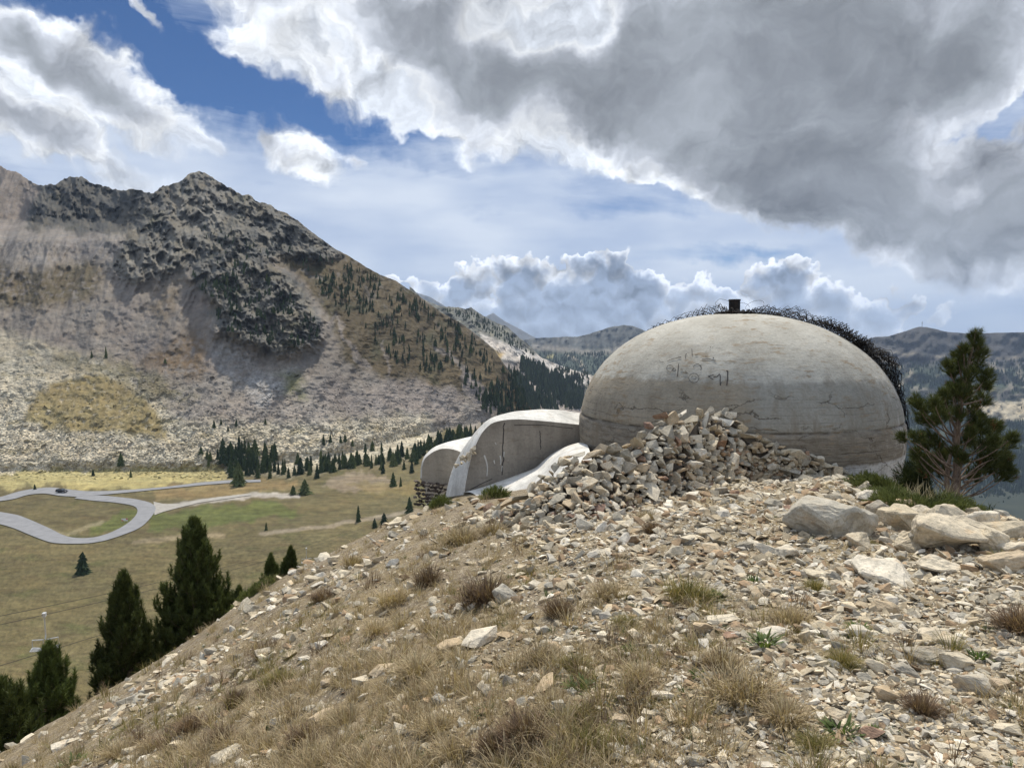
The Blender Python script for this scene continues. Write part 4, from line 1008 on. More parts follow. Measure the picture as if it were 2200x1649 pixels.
# --- salient stones, traced: pixel centre, width px, kind, stone, colour, yaw, tilt, label
SAL = [
    (968, 1376, 74, 'slab', 2, 'tan', .2, -.12, "flat tan slab lying half over the dark hollow, the lower of the touching pair"),
    (1030, 1366, 92, 'slab', 5, 'pale', .45, -.18, "large pale slab of the touching pair in the middle of the slope"),
    (1083, 1364, 40, 'slab', 7, 'tan', 0, .1, "small tan flake beside the large pale slab"),
    (1088, 1268, 72, 'rough', 3, 'grey', .5, .35, "whitish upright rock next to the dark brown grass tuft"),
    (1168, 1478, 82, 'slab', 9, 'tan', .7, -.35, "long tan slab tilted above the bristly brown tuft"),
    (1095, 1468, 46, 'block', 3, 'grey', .4, .2, "pale grey wedge stone left of the long tan slab"),
    (1257, 1140, 50, 'rough', 6, 'grey', .1, .5, "pointed pale grey stone below the stone heap"),
    (1415, 1104, 52, 'rough', 1, 'pale', .3, .2, "rounded whitish rock embedded in the path below the heap"),
    (1581, 1056, 42, 'rough', 2, 'rust', 1.3, .25, "lone rounded reddish brown stone on the flat in front of the dome"),
    (1662, 1084, 66, 'rough', 4, 'grey', .3, .25, "grey angular rock at the near end of the boulder row"),
    (1700, 1096, 50, 'block', 8, 'rust', .5, .2, "reddish brown block leaning on the large wedge boulder"),
    (1718, 1062, 46, 'slab', 11, 'tan', .8, .2, "orange brown slab lying on top of the boulder group"),
    (1745, 1053, 34, 'block', 12, 'rust', .2, .1, "small red and cream stone at the top of the boulder group"),
    (1790, 1062, 46, 'slab', 3, 'grey', .1, .05, "flat grey slab behind the wedge boulder"),
    (1600, 1166, 52, 'rough', 5, 'grey', .2, -.2, "low grey brown stone lying at the foot of the cracked ledge"),
    (1645, 1178, 60, 'rough', 7, 'pale', .4, .15, "pale rounded stone next to the low grey brown stone"),
    (1568, 1132, 34, 'block', 14, 'pale', 1.2, .5, "pale upright stone on the stony flat above the ledge"),
    (1442, 1552, 54, 'rough', 0, 'pale', 1.35, .1, "whitish rock with a small yellow paint mark"),
    (1527, 1556, 52, 'rough', 8, 'tan', -.2, .15, "banded tan and cream rock near the yellow-marked rock"),
    (1420, 1504, 66, 'slab', 12, 'pale', -.5, -.15, "thin pale flake pointing downhill above the yellow-marked rock"),
    (1335, 1556, 58, 'slab', 14, 'tan', 1.0, .25, "narrow tan stone standing diagonally among small white stones"),
    (1208, 1540, 48, 'block', 5, 'grey', .4, .2, "pale grey wedge stone with a tan edge above a green sprout"),
    (1550, 1325, 76, 'slab', 1, 'pale', .1, -.1, "broad pale slab capping the group of tan stones"),
    (1508, 1352, 54, 'block', 9, 'tan', .9, .3, "tan block under the broad pale slab"),
    (1572, 1366, 46, 'slab', 8, 'rust', .2, 0, "rust orange stone under the broad pale slab"),
    (1662, 1366, 70, 'slab', 4, 'pale', .1, -.2, "smooth whitish lens-shaped slab beside green grass"),
    (1782, 1374, 56, 'block', 16, 'pale', .7, .3, "square cornered pale block standing in gravel"),
    (1845, 1368, 60, 'rough', 9, 'pale', .2, .1, "pale half buried stone beside the square block"),
    (1905, 1308, 66, 'rough', 6, 'tan', -.3, .2, "brownish grey rock lying in a band of white chips"),
    (1925, 1336, 52, 'slab', 6, 'grey', .3, .1, "grey flat stone below the brownish rock"),
    (2000, 1350, 84, 'slab', 0, 'pale', .3, -.15, "long pale slab lying diagonally on the gravel"),
    (2045, 1375, 74, 'rough', 3, 'pale', .1, .1, "creamy knobbly stone near the edge of the gravel"),
    (1985, 1408, 96, 'rough', 0, 'grey', -.4, .15, "large pale grey lichen covered rock in a row of rocks"),
    (2052, 1420, 84, 'rough', 5, 'pale', -.2, .1, "blocky pale rock behind the lichen covered row"),
    (1945, 1446, 66, 'rough', 4, 'grey', -.6, .2, "grey pointed stone below the row of lichen rocks"),
    (1880, 1440, 64, 'rough', 7, 'pale', .6, .2, "rounded pale stone with a grass edge on the worn slope"),
    (2095, 1462, 98, 'rough', 2, 'grey', -.15, .12, "big greyish rock with a rust brown underside"),
    (2150, 1470, 56, 'block', 19, 'tan', .2, .1, "tan stone touching the big greyish rock"),
    (1908, 1508, 60, 'block', 21, 'tan', -.9, .25, "narrow tan wedge on the worn slope"),
    (1795, 1548, 58, 'rough', 1, 'pale', 1.0, .3, "pale upright stone beside a bright green plant"),
    (1872, 1584, 58, 'block', 11, 'rust', .5, .2, "reddish and grey broken stone under the green plant"),
    (1970, 1640, 60, 'slab', 13, 'pale', -.1, .1, "pale flat stone at the lowest visible ground"),
    (545, 1308, 52, 'rough', 8, 'grey', .4, .3, "whitish rock on the crest beside the green juniper"),
    (675, 1240, 44, 'slab', 10, 'pale', .3, .1, "pale flat stone near the upper crest"),
    (480, 1612, 78, 'slab', 15, 'pale', .5, -.3, "long whitish slab near the dark brown tufts low on the slope"),
    (380, 1585, 46, 'slab', 16, 'pale', 1.2, .4, "narrow pale stone standing on edge low on the slope"),
    (600, 1540, 50, 'slab', 17, 'pale', .3, -.1, "pale flat stone in a line of stones low on the slope"),
    (690, 1530, 60, 'slab', 3, 'tan', .6, -.2, "tan flake at the end of the line of stones"),
    (820, 1435, 62, 'slab', 5, 'tan', .35, -.12, "long tan slab half hidden by a straw tuft"),
    (775, 1462, 44, 'block', 2, 'pale', .1, .1, "pale stone below the long tan slab"),
    (840, 1468, 34, 'block', 7, 'pale', .4, .2, "small white stone next to dark soil"),
    (955, 1610, 36, 'rough', 2, 'pale', .1, 0, "rounded white stone at the lower edge of the slope"),
    (962, 1645, 40, 'slab', 7, 'pale', 1.2, .3, "narrow white stone under the rounded white stone"),
    (1498, 1440, 46, 'rough', 4, 'grey', .8, .3, "grey white stone at the edge of the large straw tussock"),
    (1448, 1180, 44, 'block', 6, 'pale', .1, .05, "pale block at the left end of the cracked ledge"),
    (1480, 1160, 60, 'slab', 9, 'pale', .2, .05, "pale slab in the cracked ledge"),
    (1510, 1150, 52, 'block', 4, 'pale', .15, .05, "cream block in the cracked ledge"),
    (1535, 1172, 50, 'block', 10, 'tan', .1, .05, "tan square stone at the right end of the cracked ledge"),
]
used = []
for (px, py, w, kind, i, colr, yaw, tilt, lab) in SAL:
    x, y, z, ok = hit_ground(np.array([px], float), np.array([py + w * .16], float))
    s = w / F_PX * y[0] * 1.06
    put_stone("loose_stone", kind, i, (x[0], y[0], z[0] + s * .10), s, (tilt * .5, tilt, yaw), colr, lab, "stone")
    used.append((px, py, w))
used = np.array(used)

# --- boulders of the outcrop
BLD = [
    (1795, 1112, 200, 41, (1, .62, .46), 'grey', .08, "large wedge boulder with a broad grey face, biggest of the outcrop"),
    (1945, 1122, 110, 42, (1, .75, .60), 'pale', .3, "broad blocky boulder right of the wedge boulder"),
    (1990, 1130, 110, 47, (1, .7, .55), 'pale', -.2, "cream boulder wedged between two larger ones"),
    (1905, 1100, 80, 43, (1, .7, .50), 'grey', -.4, "small grey boulder behind the cream boulders"),
    (2085, 1150, 190, 44, (1, .62, .42), 'pale', -.2, "long pale rounded boulder in front of the bushes"),
    (2040, 1120, 120, 48, (1, .7, .5), 'pale', .4, "pale boulder under the green bush"),
    (2185, 1120, 150, 45, (1, .6, .40), 'pale', .1, "pale boulder at the far end of the outcrop"),
    (1925, 1212, 160, 46, (1, .72, .36), 'pale', -.5, "pale grooved slab of bedrock rising from gravel"),
    (1880, 1063, 66, 49, (1, .6, .3), 'pale', .1, "low pale rock at the edge of the juniper"),
    (2180, 1215, 110, 50, (1, .6, .4), 'tan', -.3, "brownish boulder at the dry grass edge"),
    (2040, 1205, 120, 51, (1, .7, .3), 'pale', .2, "flat pale rock in the gravel below the outcrop"),
]
BLD += [
    (1960, 1168, 84, 52, (1, .7, .5), 'pale', .5, "angular pale rock below the blocky boulder"), (2120, 1120, 100, 53, (1, .7, .5), 'pale', -.6, "pale angular boulder behind the long rounded boulder"), (2150, 1165, 90, 54, (1, .7, .55), 'pale', .9, "cracked pale boulder beside the long rounded boulder"),
    (2010, 1165, 100, 55, (1, .75, .5), 'grey', .2, "warm grey angular boulder in the middle of the outcrop"), (1850, 1160, 90, 56, (1, .7, .3), 'pale', .1, "low pale slab of rock under the wedge boulder"), (1870, 1200, 90, 57, (1, .7, .3), 'pale', -.3, "low pale ledge beside the grooved bedrock slab"),
    (2200, 1160, 110, 58, (1, .7, .5), 'pale', .3, "pale blocky rock at the dry grass end of the outcrop"), (1955, 1090, 70, 59, (1, .7, .5), 'tan', .7, "tan boulder at the rim beside the juniper"), (1760, 1225, 70, 60, (1, .7, .3), 'pale', .2, "low cream rock embedded in the stony flat"), (1695, 1180, 60, 61, (1, .7, .35), 'pale', .6, "small cream rock embedded below the wedge boulder"),
]
for (px, py, w, seed, dims, colr, yaw, lab) in BLD:
    x, y, z, ok = hit_ground(np.array([px], float), np.array([py + w * .20], float))
    s = w / F_PX * y[0] * 1.1
    v, f = rough_hull(seed, 10 + seed % 3, (dims[0], dims[1], dims[2] * 1.5), 5, .05, .025)
    me = tri_mesh("boulder_shape", v, f)
    o = link("boulder", me, MATS[colr], label=lab, cat="boulder", group="boulders of the outcrop", loc=(x[0], y[0] + s * .2, z[0] + s * dims[2] * .14), rot=(.07 * math.sin(seed * 1.7), .06 * math.cos(seed * 2.3), yaw), scale=(s, s, s))

# yellow trail mark painted on the whitish rock
def trail_mark():
    o = [q for q in COL.objects if q.get('label', '').startswith('whitish rock with a small yellow')][0]
    bpy.context.view_layer.update(); M = np.array(o.matrix_world); vs = np.array([v.co[:] for v in o.data.vertices]) @ M[:3, :3].T + M[:3, 3]
    T = vs[np.array([p.vertices[:] for p in o.data.polygons])]; e1, e2 = T[:, 1] - T[:, 0], T[:, 2] - T[:, 0]
    m, t, b = new_mat("yellow_paint"); b.inputs['Base Color'].default_value = (.62, .58, .08, 1); inv = np.linalg.inv(M)
    for stroke in ([(-7, -3), (-3, 3), (3, 4), (8, -2)], [(-2, 9), (4, 11), (9, 8)]):
        P = []
        for dx, dy in stroke:
            u, v = ray(1441 + dx, 1556 + dy); d = np.array([float(u), 1.0, float(v)]); h = np.cross(d, e2); det = (e1 * h).sum(1); f = 1 / np.where(np.abs(det) < 1e-12, 1e-12, det)
            s0 = -T[:, 0]; uu = f * (s0 * h).sum(1); q = np.cross(s0, e1); vv = f * (q * d).sum(1); tt = f * (e2 * q).sum(1); ok = (uu > 0) & (vv > 0) & (uu + vv < 1) & (tt > 0)
            if ok.any(): P.append(d * (tt[ok].min() - .002))
        if len(P) > 1:
            ac = Acc(); P = np.array(P); P = np.concatenate([P, np.ones((len(P), 1))], 1) @ inv.T; ac.tube(P[:, :3], .035, 4); link("paint_mark", ac.mesh("paint_mark"), m, o)
trail_mark()
# --- loose stones strewn over the slope
r = np.random.default_rng(77)
def sample_ground(n, lo, hi, dens, seed, maxd=30):
    rr = np.random.default_rng(seed); out = []
    while sum(map(len, out)) < n:
        px = rr.uniform(-200, 2640, 7000); py = rr.uniform(1030, 1740, 7000)
        x, y, z, ok = hit_ground(px, py)
        g = gravel_amount(px, py, x, y)
        k = ok & (y < maxd) & (rr.random(7000) < dens(g, px, py)) & (np.hypot(x - DC[0], y - DC[1]) > DR + .1) & ~((px > 1890) & (py < 1085)) & ~((py < 1078) & (px < 1260) & (px > 940))
        out.append(np.stack([px, py, x, y, z, g], -1)[k])
    return np.concatenate(out)[:n]

def where_words(px, py):
    if px < 760 and py < 1420: return "on the grassy crest"
    if px < 900: return "low on the grassy slope"
    if px < 1500 and py > 1380: return "among dry grass in the middle of the slope"
    if px < 1500: return "on the slope below the stone heap"
    if py < 1250: return "on the stony flat near the boulders"
    return "on the worn gravel slope"
pts = sample_ground(1100, 0, 0, lambda g, px, py: .10 + .9 * g, 31)
kept = []
for q in pts:
    if not (-30 < q[0] < 2230 and q[1] < 1665): continue
    w = 19 + 38 * r.beta(1.0, 2.3) * (1 + .25 * (q[1] > 1350))
    if ((np.hypot(used[:, 0] - q[0], used[:, 1] - q[1])) < (used[:, 2] + w) * .48).any(): continue
    used = np.concatenate([used, [[q[0], q[1], w]]]); kept.append((q, w))
    if len(kept) >= 235: break
for q, w in kept:
    px, py, x, y, z, g = q; s = w / F_PX * y
    colr = r.choice(['pale', 'grey', 'tan', 'rust'], p=[.66, .17, .12, .05]); kind = r.choice(['slab', 'block', 'rough'], p=[.5, .3, .2])
    i = int(r.integers({'slab': 18, 'block': 26, 'rough': 10}[kind]))
    shape = {'slab': 'flat', 'block': 'angular', 'rough': 'rounded'}[kind]; cw = {'pale': 'pale', 'grey': 'grey', 'tan': 'tan', 'rust': 'rust brown'}[colr]
    wh = where_words(px, py)
    lab = f"{'small' if w < 27 else 'fist-sized' if w < 38 else 'larger'} {cw} {shape} stone lying {wh}"
    put_stone("loose_stone", kind, i, (x, y, z + s * .08), s, (r.normal(0, .22), r.normal(0, .22), r.uniform(0, 6.28)), colr, lab, "stone", "stones " + wh)

# --- the heap of stones against the dome
PILE_TOP = [(1040, 1090), (1100, 1080), (1130, 1064), (1150, 1040), (1185, 1014), (1215, 982), (1245, 972), (1290, 966), (1340, 958), (1390, 922), (1410, 897), (1440, 891), (1500, 886), (1560, 884), (1582, 896), (1602, 930), (1650, 950), (1690, 964), (1730, 972), (1765, 990), (1800, 1010), (1830, 1020)]
PILE_BOT = [(1040, 1106), (1090, 1138), (1150, 1142), (1200, 1136), (1260, 1126), (1330, 1104), (1400, 1082), (1480, 1060), (1560, 1036), (1640, 1024), (1700, 1022), (1765, 1024), (1830, 1030)]
def pile_surface(px, py):
    b = interp(px, PILE_BOT)
    x, y, z, ok = hit_ground(px, np.maximum(b, py + 1))
    T = np.interp(px, [1040, 1200, 1380, 1450, 1600, 1700, 1830], [.5, .6, .8, 1.0, .9, .75, .6])
    u, v = ray(px, py)
    Y = (T * y - z) / (T - v)
    # keep in front of the shell of the dome
    for k in range(len(px)):
        p = on_dome(px[k], py[k], 0.10)
        if p is not None: Y[k] = min(Y[k], p[1] + DC[1])
    return np.stack([u * Y, Y, v * Y], -1)
gx, gy = np.meshgrid(np.linspace(1040, 1830, 100), np.linspace(0, 1, 26))
gpx = gx.ravel(); gt, gb = interp(gpx, PILE_TOP) + 6, interp(gpx, PILE_BOT) + 12
core = pile_surface(gpx, gb + (gt - gb) * gy.ravel()); core[:, 2] -= .10; core[:, 1] += .05
cg = core.reshape(26, 100, 3); back = cg[-1] + np.array([0, .45, -.7]); cg = np.concatenate([cg, back[None]])
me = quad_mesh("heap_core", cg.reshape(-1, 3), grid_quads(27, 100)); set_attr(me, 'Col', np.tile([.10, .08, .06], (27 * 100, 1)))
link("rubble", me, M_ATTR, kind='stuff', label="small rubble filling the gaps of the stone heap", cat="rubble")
rp = np.random.default_rng(8); cand = []; placed = np.zeros((0, 3))
tries = 0
while len(placed) < 640 and tries < 40000:
    tries += 1
    px = rp.uniform(1045, 1825); t_ = interp(px, PILE_TOP); b_ = interp(px, PILE_BOT)
    py = rp.uniform(t_ - 2, b_ + 2)
    w = (20 + 30 * rp.beta(1.2, 1.8)) * (1 + .4 * (rp.random() < .14)) * np.interp(px, [1040, 1100, 1500, 1830], [.9, 1.05, 1.0, .75])
    if len(placed) and (np.hypot(placed[:, 0] - px, (placed[:, 1] - py) * 1.25) < (placed[:, 2] + w) * .30).any(): continue
    placed = np.concatenate([placed, [[px, py, w]]])
PS = pile_surface(placed[:, 0], placed[:, 1])
order = np.argsort(-placed[:, 2])
extra = Acc()
for n_, k in enumerate(order):
    px, py, w = placed[k]; p = PS[k]; s = w / F_PX * p[1] * 1.25
    colr = rp.choice(['pale', 'grey', 'tan', 'rust'], p=[.34, .40, .16, .10]); kind = rp.choice(['block', 'slab', 'rough'], p=[.68, .17, .15]); i = int(rp.integers({'block': 26, 'slab': 18, 'rough': 10}[kind]))
    rot = (rp.normal(0, .45), rp.normal(0, .45), rp.uniform(0, 6.28))
    if n_ < 298:
        part = "upper part of the heap against the dome" if py < 960 else "middle of the heap beside the vault apron" if px < 1260 else "right tail of the heap along the dome" if px > 1640 else "lower edge of the heap" if py > interp(px, PILE_BOT) - 35 else "middle of the heap against the dome"
        cw = {'pale': 'cream', 'grey': 'grey', 'tan': 'tan', 'rust': 'rust brown'}[colr]
        put_stone("heap_stone", kind, i, p, s, rot, colr, f"{'large' if w > 44 else 'middling' if w > 32 else 'smaller'} {cw} {'flat' if kind == 'slab' else 'angular' if kind == 'block' else 'worn'} stone in the {part}", "stone", "stones in the " + part)
    else:
        v, f = {'block': BLOCKS, 'slab': SLABS, 'rough': ROUGH}[kind][i]
        Mx = np.array(Matrix.Rotation(rot[2], 3, 'Z') @ Matrix.Rotation(rot[0], 3, 'X'))
        extra.add(v * s @ Mx.T + p, f, (np.array([(.50, .43, .31), (.42, .39, .33), (.36, .26, .17)])[n_ % 3]))
if extra.n: link("rubble", extra.mesh("rubble"), M_ATTR, kind='stuff', label="smaller rubble between the stones of the heap", cat="rubble")

def heap_chips():
    rr = np.random.default_rng(19); n = 1500; px = rr.uniform(1040, 1830, n); t_ = interp(px, PILE_TOP) + 14; b_ = interp(px, PILE_BOT) + 26; py = t_ + (b_ - t_) * rr.random(n) ** .7
    inside = py < interp(px, PILE_BOT); W = np.zeros((n, 3)); W[inside] = pile_surface(px[inside], py[inside]); x, y, z, ok = hit_ground(px, py); W[~inside] = np.stack([x, y, z + .01], -1)[~inside]
    ac = Acc()
    for k in range(n):
        v, f = BLOCKS[int(rr.integers(26))]; a = rr.uniform(0, 6.28); s = (7 + 13 * rr.random() ** 1.5) / F_PX * W[k, 1]
        M = np.array(Matrix.Rotation(a, 3, 'Z') @ Matrix.Rotation(rr.normal(0, .5), 3, 'X')); ac.add(v * s @ M.T + W[k] + np.array([0, -.04, .0]), f, np.array(PALC[int(rr.integers(len(PALC)))]) * rr.uniform(.75, 1.15))
    link("rubble", ac.mesh("rubble"), M_ATTR, kind='stuff', label="small chips between and in front of the heaped stones", cat="rubble")
PALC = [(.58, .49, .35), (.50, .45, .36), (.62, .55, .42), (.40, .28, .18), (.46, .38, .26)]
heap_chips()
# --- stones on the roof rim of the larger vault
rv = np.random.default_rng(4)
for k in range(20):
    f_ = rv.random(); px = 976 + 46 * f_ + rv.normal(0, 3); py = 1001 - 38 * f_ + rv.normal(0, 4); y = 15.0 + rv.uniform(-.05, .1); p = at(px, py, y)
    put_stone("roof_stone", 'block', int(rv.integers(26)), p, rv.uniform(.10, .17), (rv.normal(0, .5), rv.normal(0, .5), rv.uniform(0, 6)), 'pale', "pale stone resting on the curved roof rim of the larger vault", "stone", "stones resting on the vault roof")
# --- dry stone wall under the smaller vault
ac = Acc(); rw = np.random.default_rng(14)
for row in range(7):
    for k in range(11):
        px = 893 + k * 6.6 + rw.normal(0, 1.2) + (row % 2) * 3; py = np.interp(px, [890, 960], [1034, 1042]) + row * 8 + rw.normal(0, 1)
        p = at(px, py, 18.7 - row * .03 + rw.normal(0, .03)); v, f = BLOCKS[int(rw.integers(26))]
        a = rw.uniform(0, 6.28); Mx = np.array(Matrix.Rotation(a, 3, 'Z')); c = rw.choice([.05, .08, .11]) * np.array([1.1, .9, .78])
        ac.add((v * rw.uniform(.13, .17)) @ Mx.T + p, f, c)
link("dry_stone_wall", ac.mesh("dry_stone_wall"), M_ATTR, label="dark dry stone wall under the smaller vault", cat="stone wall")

# --- gravel and chips: one carpet, too many to count
def scatter(name, n, shapes, wmin, wmax, power, dens, seed, palette, embed, label, flat=1.0, maxd=26):
    P = sample_ground(n, 0, 0, dens, seed, maxd); rr = np.random.default_rng(seed + 1)
    w = wmin + (wmax - wmin) * rr.random(n) ** power
    s = w / F_PX * P[:, 3]
    which = rr.integers(len(shapes), size=n); V, F, C = [], [], []; off = 0
    pal = np.array(palette); ci = pal[rr.integers(len(pal), size=n)] * rr.uniform(.55, 1.12, (n, 1))
    for k, (v, f) in enumerate(shapes):
        I = np.nonzero(which == k)[0]
        if not len(I): continue
        a = rr.uniform(0, 2 * math.pi, len(I)); tx, ty = rr.normal(0, .3, len(I)), rr.normal(0, .3, len(I))
        ca, sa = np.cos(a)[:, None], np.sin(a)[:, None]
        X = v[None, :, 0] * ca - v[None, :, 1] * sa; Yy = v[None, :, 0] * sa + v[None, :, 1] * ca; Zz = v[None, :, 2] * flat + X * tx[:, None] + Yy * ty[:, None]
        W = np.stack([X, Yy, Zz], -1) * s[I, None, None] + P[I, None, 2:5] + np.array([0, 0, 1.0]) * (s[I] * embed)[:, None, None]
        V.append(W.reshape(-1, 3)); F.append((f[None] + (np.arange(len(I)) * len(v))[:, None, None] + off).reshape(-1, 3)); off += W.shape[0] * W.shape[1]
        C.append(np.repeat(ci[I], len(v), 0))
    me = tri_mesh(name, np.concatenate(V), np.concatenate(F)); set_attr(me, 'Col', np.concatenate(C))
    return link(name, me, M_ATTR, kind='stuff', label=label, cat=name)
CHIP = [hull_np(500 + i, 9 + i % 4, (1, .62 + .04 * (i % 5), .28 + .05 * (i % 5))) for i in range(18)]
PALG = [(.62, .53, .38), (.68, .60, .46), (.57, .47, .32), (.72, .65, .53), (.52, .42, .28), (.44, .40, .32), (.64, .555, .41), (.40, .28, .17)]
scatter("gravel", 54000, CHIP, 3.4, 14, 2.4, lambda g, px, py: (.04 + .96 * g ** 1.9), 41, PALG, .06, "pale gravel and stone chips spread over the slope")
scatter("gravel", 10500, CHIP + SLABS + BLOCKS, 11, 40, 2.0, lambda g, px, py: np.clip((.05 + .95 * g ** 1.7) * np.where(px < 1000, np.where(py < 1420, 1.2, 1.0), .75) + .5 * (px > 1030) * (px < 1900) * sstep(60, 5, py - np.interp(px, *np.array(PILE_BOT, float).T)), 0, 1), 43, PALG, .08, "coarser broken stones spread over the slope")

# --- boulders of the talus across the valley, one field
def talus():
    rr = np.random.default_rng(61); P = []
    px = rr.uniform(-60, 1100, 60000); py = rr.uniform(640, 1030, 60000)
    c, st = mountain_paint(px, py)
    ft = interp(px, FOOT)
    k = (rr.random(60000) < st * sstep(740, 900, py) * 0.22) & (py < 1034)
    px, py = px[k], py[k]; W = on_valley(px, py); n = len(px); s = rr.uniform(.8, 2.0, n) * (1 + 1.6 * (rr.random(n) < .05))
    v, f = np.array([h[0] for h in CHIP[:1]]), None
    V, F, C = [], [], []; off = 0; which = rr.integers(6, size=n)
    shp = [hull_np(560 + i, 8, (1, .8, .6)) for i in range(6)]
    for j, (v, f) in enumerate(shp):
        I = np.nonzero(which == j)[0]; a = rr.uniform(0, 6.28, len(I)); ca, sa = np.cos(a)[:, None], np.sin(a)[:, None]
        X = v[None, :, 0] * ca - v[None, :, 1] * sa; Yy = v[None, :, 0] * sa + v[None, :, 1] * ca
        Q = np.stack([X, Yy, np.repeat(v[None, :, 2], len(I), 0)], -1) * s[I, None, None] + W[I, None]
        V.append(Q.reshape(-1, 3)); F.append((f[None] + (np.arange(len(I)) * len(v))[:, None, None] + off).reshape(-1, 3)); off += Q.shape[0] * Q.shape[1]
        cc = c[k][I] * rr.uniform(.7, 1.35, (len(I), 1)); C.append(np.repeat(cc, len(v), 0))
    me = tri_mesh("talus_rubble", np.concatenate(V), np.concatenate(F)); set_attr(me, 'Col', np.clip(np.concatenate(C), .02, .7))
    m, t, b = new_mat("talus_stone"); t.l.new(t.attr('Col'), b.inputs['Base Color'])
    link("talus_rubble", me, m, kind='stuff', label="field of broken boulders at the foot of the mountain", cat="rubble")
talus()

# ------------------------------------------------------------------ grass
def leaf_material(name, rough=0.75, trans=0.25):
    m, t, b = new_mat(name)
    c = t.attr('Col'); info = t.new('ShaderNodeObjectInfo')
    c = t.vmath('SCALE', c, scale=t.maprange(info.outputs['Random'], 0, 1, .82, 1.18))
    t.l.new(c, b.inputs['Base Color']); b.inputs['Roughness'].default_value = rough
    tr = t.new('ShaderNodeBsdfTranslucent'); t.l.new(t.vmath('MULTIPLY', c, (1.1, 1.1, .7)), tr.inputs[0])
    mx = t.new('ShaderNodeMixShader'); mx.inputs[0].default_value = trans
    t.l.new(b.outputs[0], mx.inputs[1]); t.l.new(tr.outputs[0], mx.inputs[2]); t.l.new(mx.outputs[0], t.n['Material Output'].inputs[0])
    return m
M_GRASS = leaf_material("dry_grass"); M_LEAF = leaf_material("leaves", .6, .3); M_NEEDLE = leaf_material("needles", .6, .12)
STRAW = [(.42, .33, .19), (.50, .41, .26), (.35, .27, .155), (.29, .215, .13)]
BROWN = [(.20, .135, .085), (.15, .10, .065), (.26, .185, .115), (.12, .08, .055)]
OLIVE = [(.20, .18, .06), (.27, .22, .085), (.16, .15, .05), (.36, .28, .13)]
GREEN = [(.085, .12, .035), (.12, .15, .045), (.07, .10, .03)]

def blades(base, az, lean, length, width, bend, col):
    """curved tapering blades; all arguments are arrays with one row per blade"""
    n = len(base); t = np.array([0, .4, .75, 1.0]); L = length[:, None]
    ang = lean[:, None] + bend[:, None] * t
    seg = np.diff(t)[None] * L
    hx = np.concatenate([np.zeros((n, 1)), np.cumsum(np.sin(ang[:, :-1]) * seg, 1)], 1); hz = np.concatenate([np.zeros((n, 1)), np.cumsum(np.cos(ang[:, :-1]) * seg, 1)], 1)
    ca, sa = np.cos(az)[:, None], np.sin(az)[:, None]
    C = base[:, None] + np.stack([hx * ca, hx * sa, hz], -1)
    side = np.stack([-sa, ca, 0 * ca], -1) * (width[:, None] * np.array([1, .85, .55, 0]))[..., None] * .5
    Lf, Rt = C - side, C + side
    V = np.stack([Lf[:, 0], Rt[:, 0], Lf[:, 1], Rt[:, 1], Lf[:, 2], Rt[:, 2], C[:, 3]], 1)
    F = np.array([(0, 1, 3), (0, 3, 2), (2, 3, 5), (2, 5, 4), (4, 5, 6)])
    return V.reshape(-1, 3), (F[None] + (np.arange(n) * 7)[:, None, None]).reshape(-1, 3), np.repeat(col, 7, 0)

def tuft_arrays(r, centers, heights, radius, count, palettes, droop=1.0, width=.0045, lean_dir=None):
    """many tufts at once"""
    n = len(centers); I = np.repeat(np.arange(n), count)
    m = len(I); rad = radius[I] * np.sqrt(r.random(m)); az = r.uniform(0, 2 * math.pi, m)
    base = centers[I] + np.stack([np.cos(az) * rad, np.sin(az) * rad, -0.01 + 0 * az], -1)
    lean = np.clip(rad / np.maximum(radius[I], 1e-4) * .75 + r.normal(0, .22, m), -.3, 1.25)
    az2 = az + r.normal(0, .5, m)
    L = heights[I] * r.uniform(.5, 1.15, m); bend = r.uniform(.2, 1.3, m) * droop
    pal = np.array(palettes)[r.integers(4, size=m) % len(palettes)] if np.array(palettes).ndim == 2 else None
    col = pal if pal is not None else np.array([palettes[i][j % len(palettes[i])] for i, j in zip(I, r.integers(12, size=m))])
    col = col * r.uniform(.75, 1.25, (m, 1))
    return blades(base, az2, lean, L, width * r.uniform(.7, 1.4, m) * (L / .16) ** .5, bend, col)

def grass_field(name, n, seed, dens, hmin, hmax, count, pal_pick, label, width=.0036, maxd=18):
    r = np.random.default_rng(seed)
    P = sample_ground(n, 0, 0, dens, seed + 1, maxd)
    h = (hmin + (hmax - hmin) * r.random(n) ** 1.6); h = h * np.interp(P[:, 3], [2, 5, 14], [.8, 1, 1.25])
    V, F, C = tuft_arrays(r, P[:, 2:5], h, h * r.uniform(.25, .6, n), count, [pal_pick(r, q) for q in P], width=width)
    me = tri_mesh(name, V, F); set_attr(me, 'Col', np.clip(C, .01, .8))
    link(name, me, M_GRASS, kind='stuff', label=label, cat="grass")

def grassy(g, px, py): return np.clip((1 - g) * 1.25, 0.02, 1) * np.where(py < 1120, .85, 1)
def pick(r, q):
    k = fbm(q[2:3] / 1.7, q[3:4] / 1.7, 3, 401)[0] + r.normal(0, .12)
    return STRAW if k > -.12 else (OLIVE if r.random() < .55 else BROWN)
grass_field("dry_grass", 2300, 51, lambda g, px, py: grassy(g, px, py) * np.where(px < 1000, 1.0, .8), .035, .11, 30, pick, "thin dry grass growing over the hilltop")
grass_field("dry_grass", 980, 57, lambda g, px, py: grassy(g, px, py) ** 1.2 * np.where(px < 1000, 1, .75), .07, .19, 60, pick, "taller dry grass in tufts over the slope")
grass_field("green_grass", 540, 53, lambda g, px, py: .25 + .5 * (1 - g), .025, .07, 26, lambda r, q: GREEN, "short green grass among the stones", width=.006)

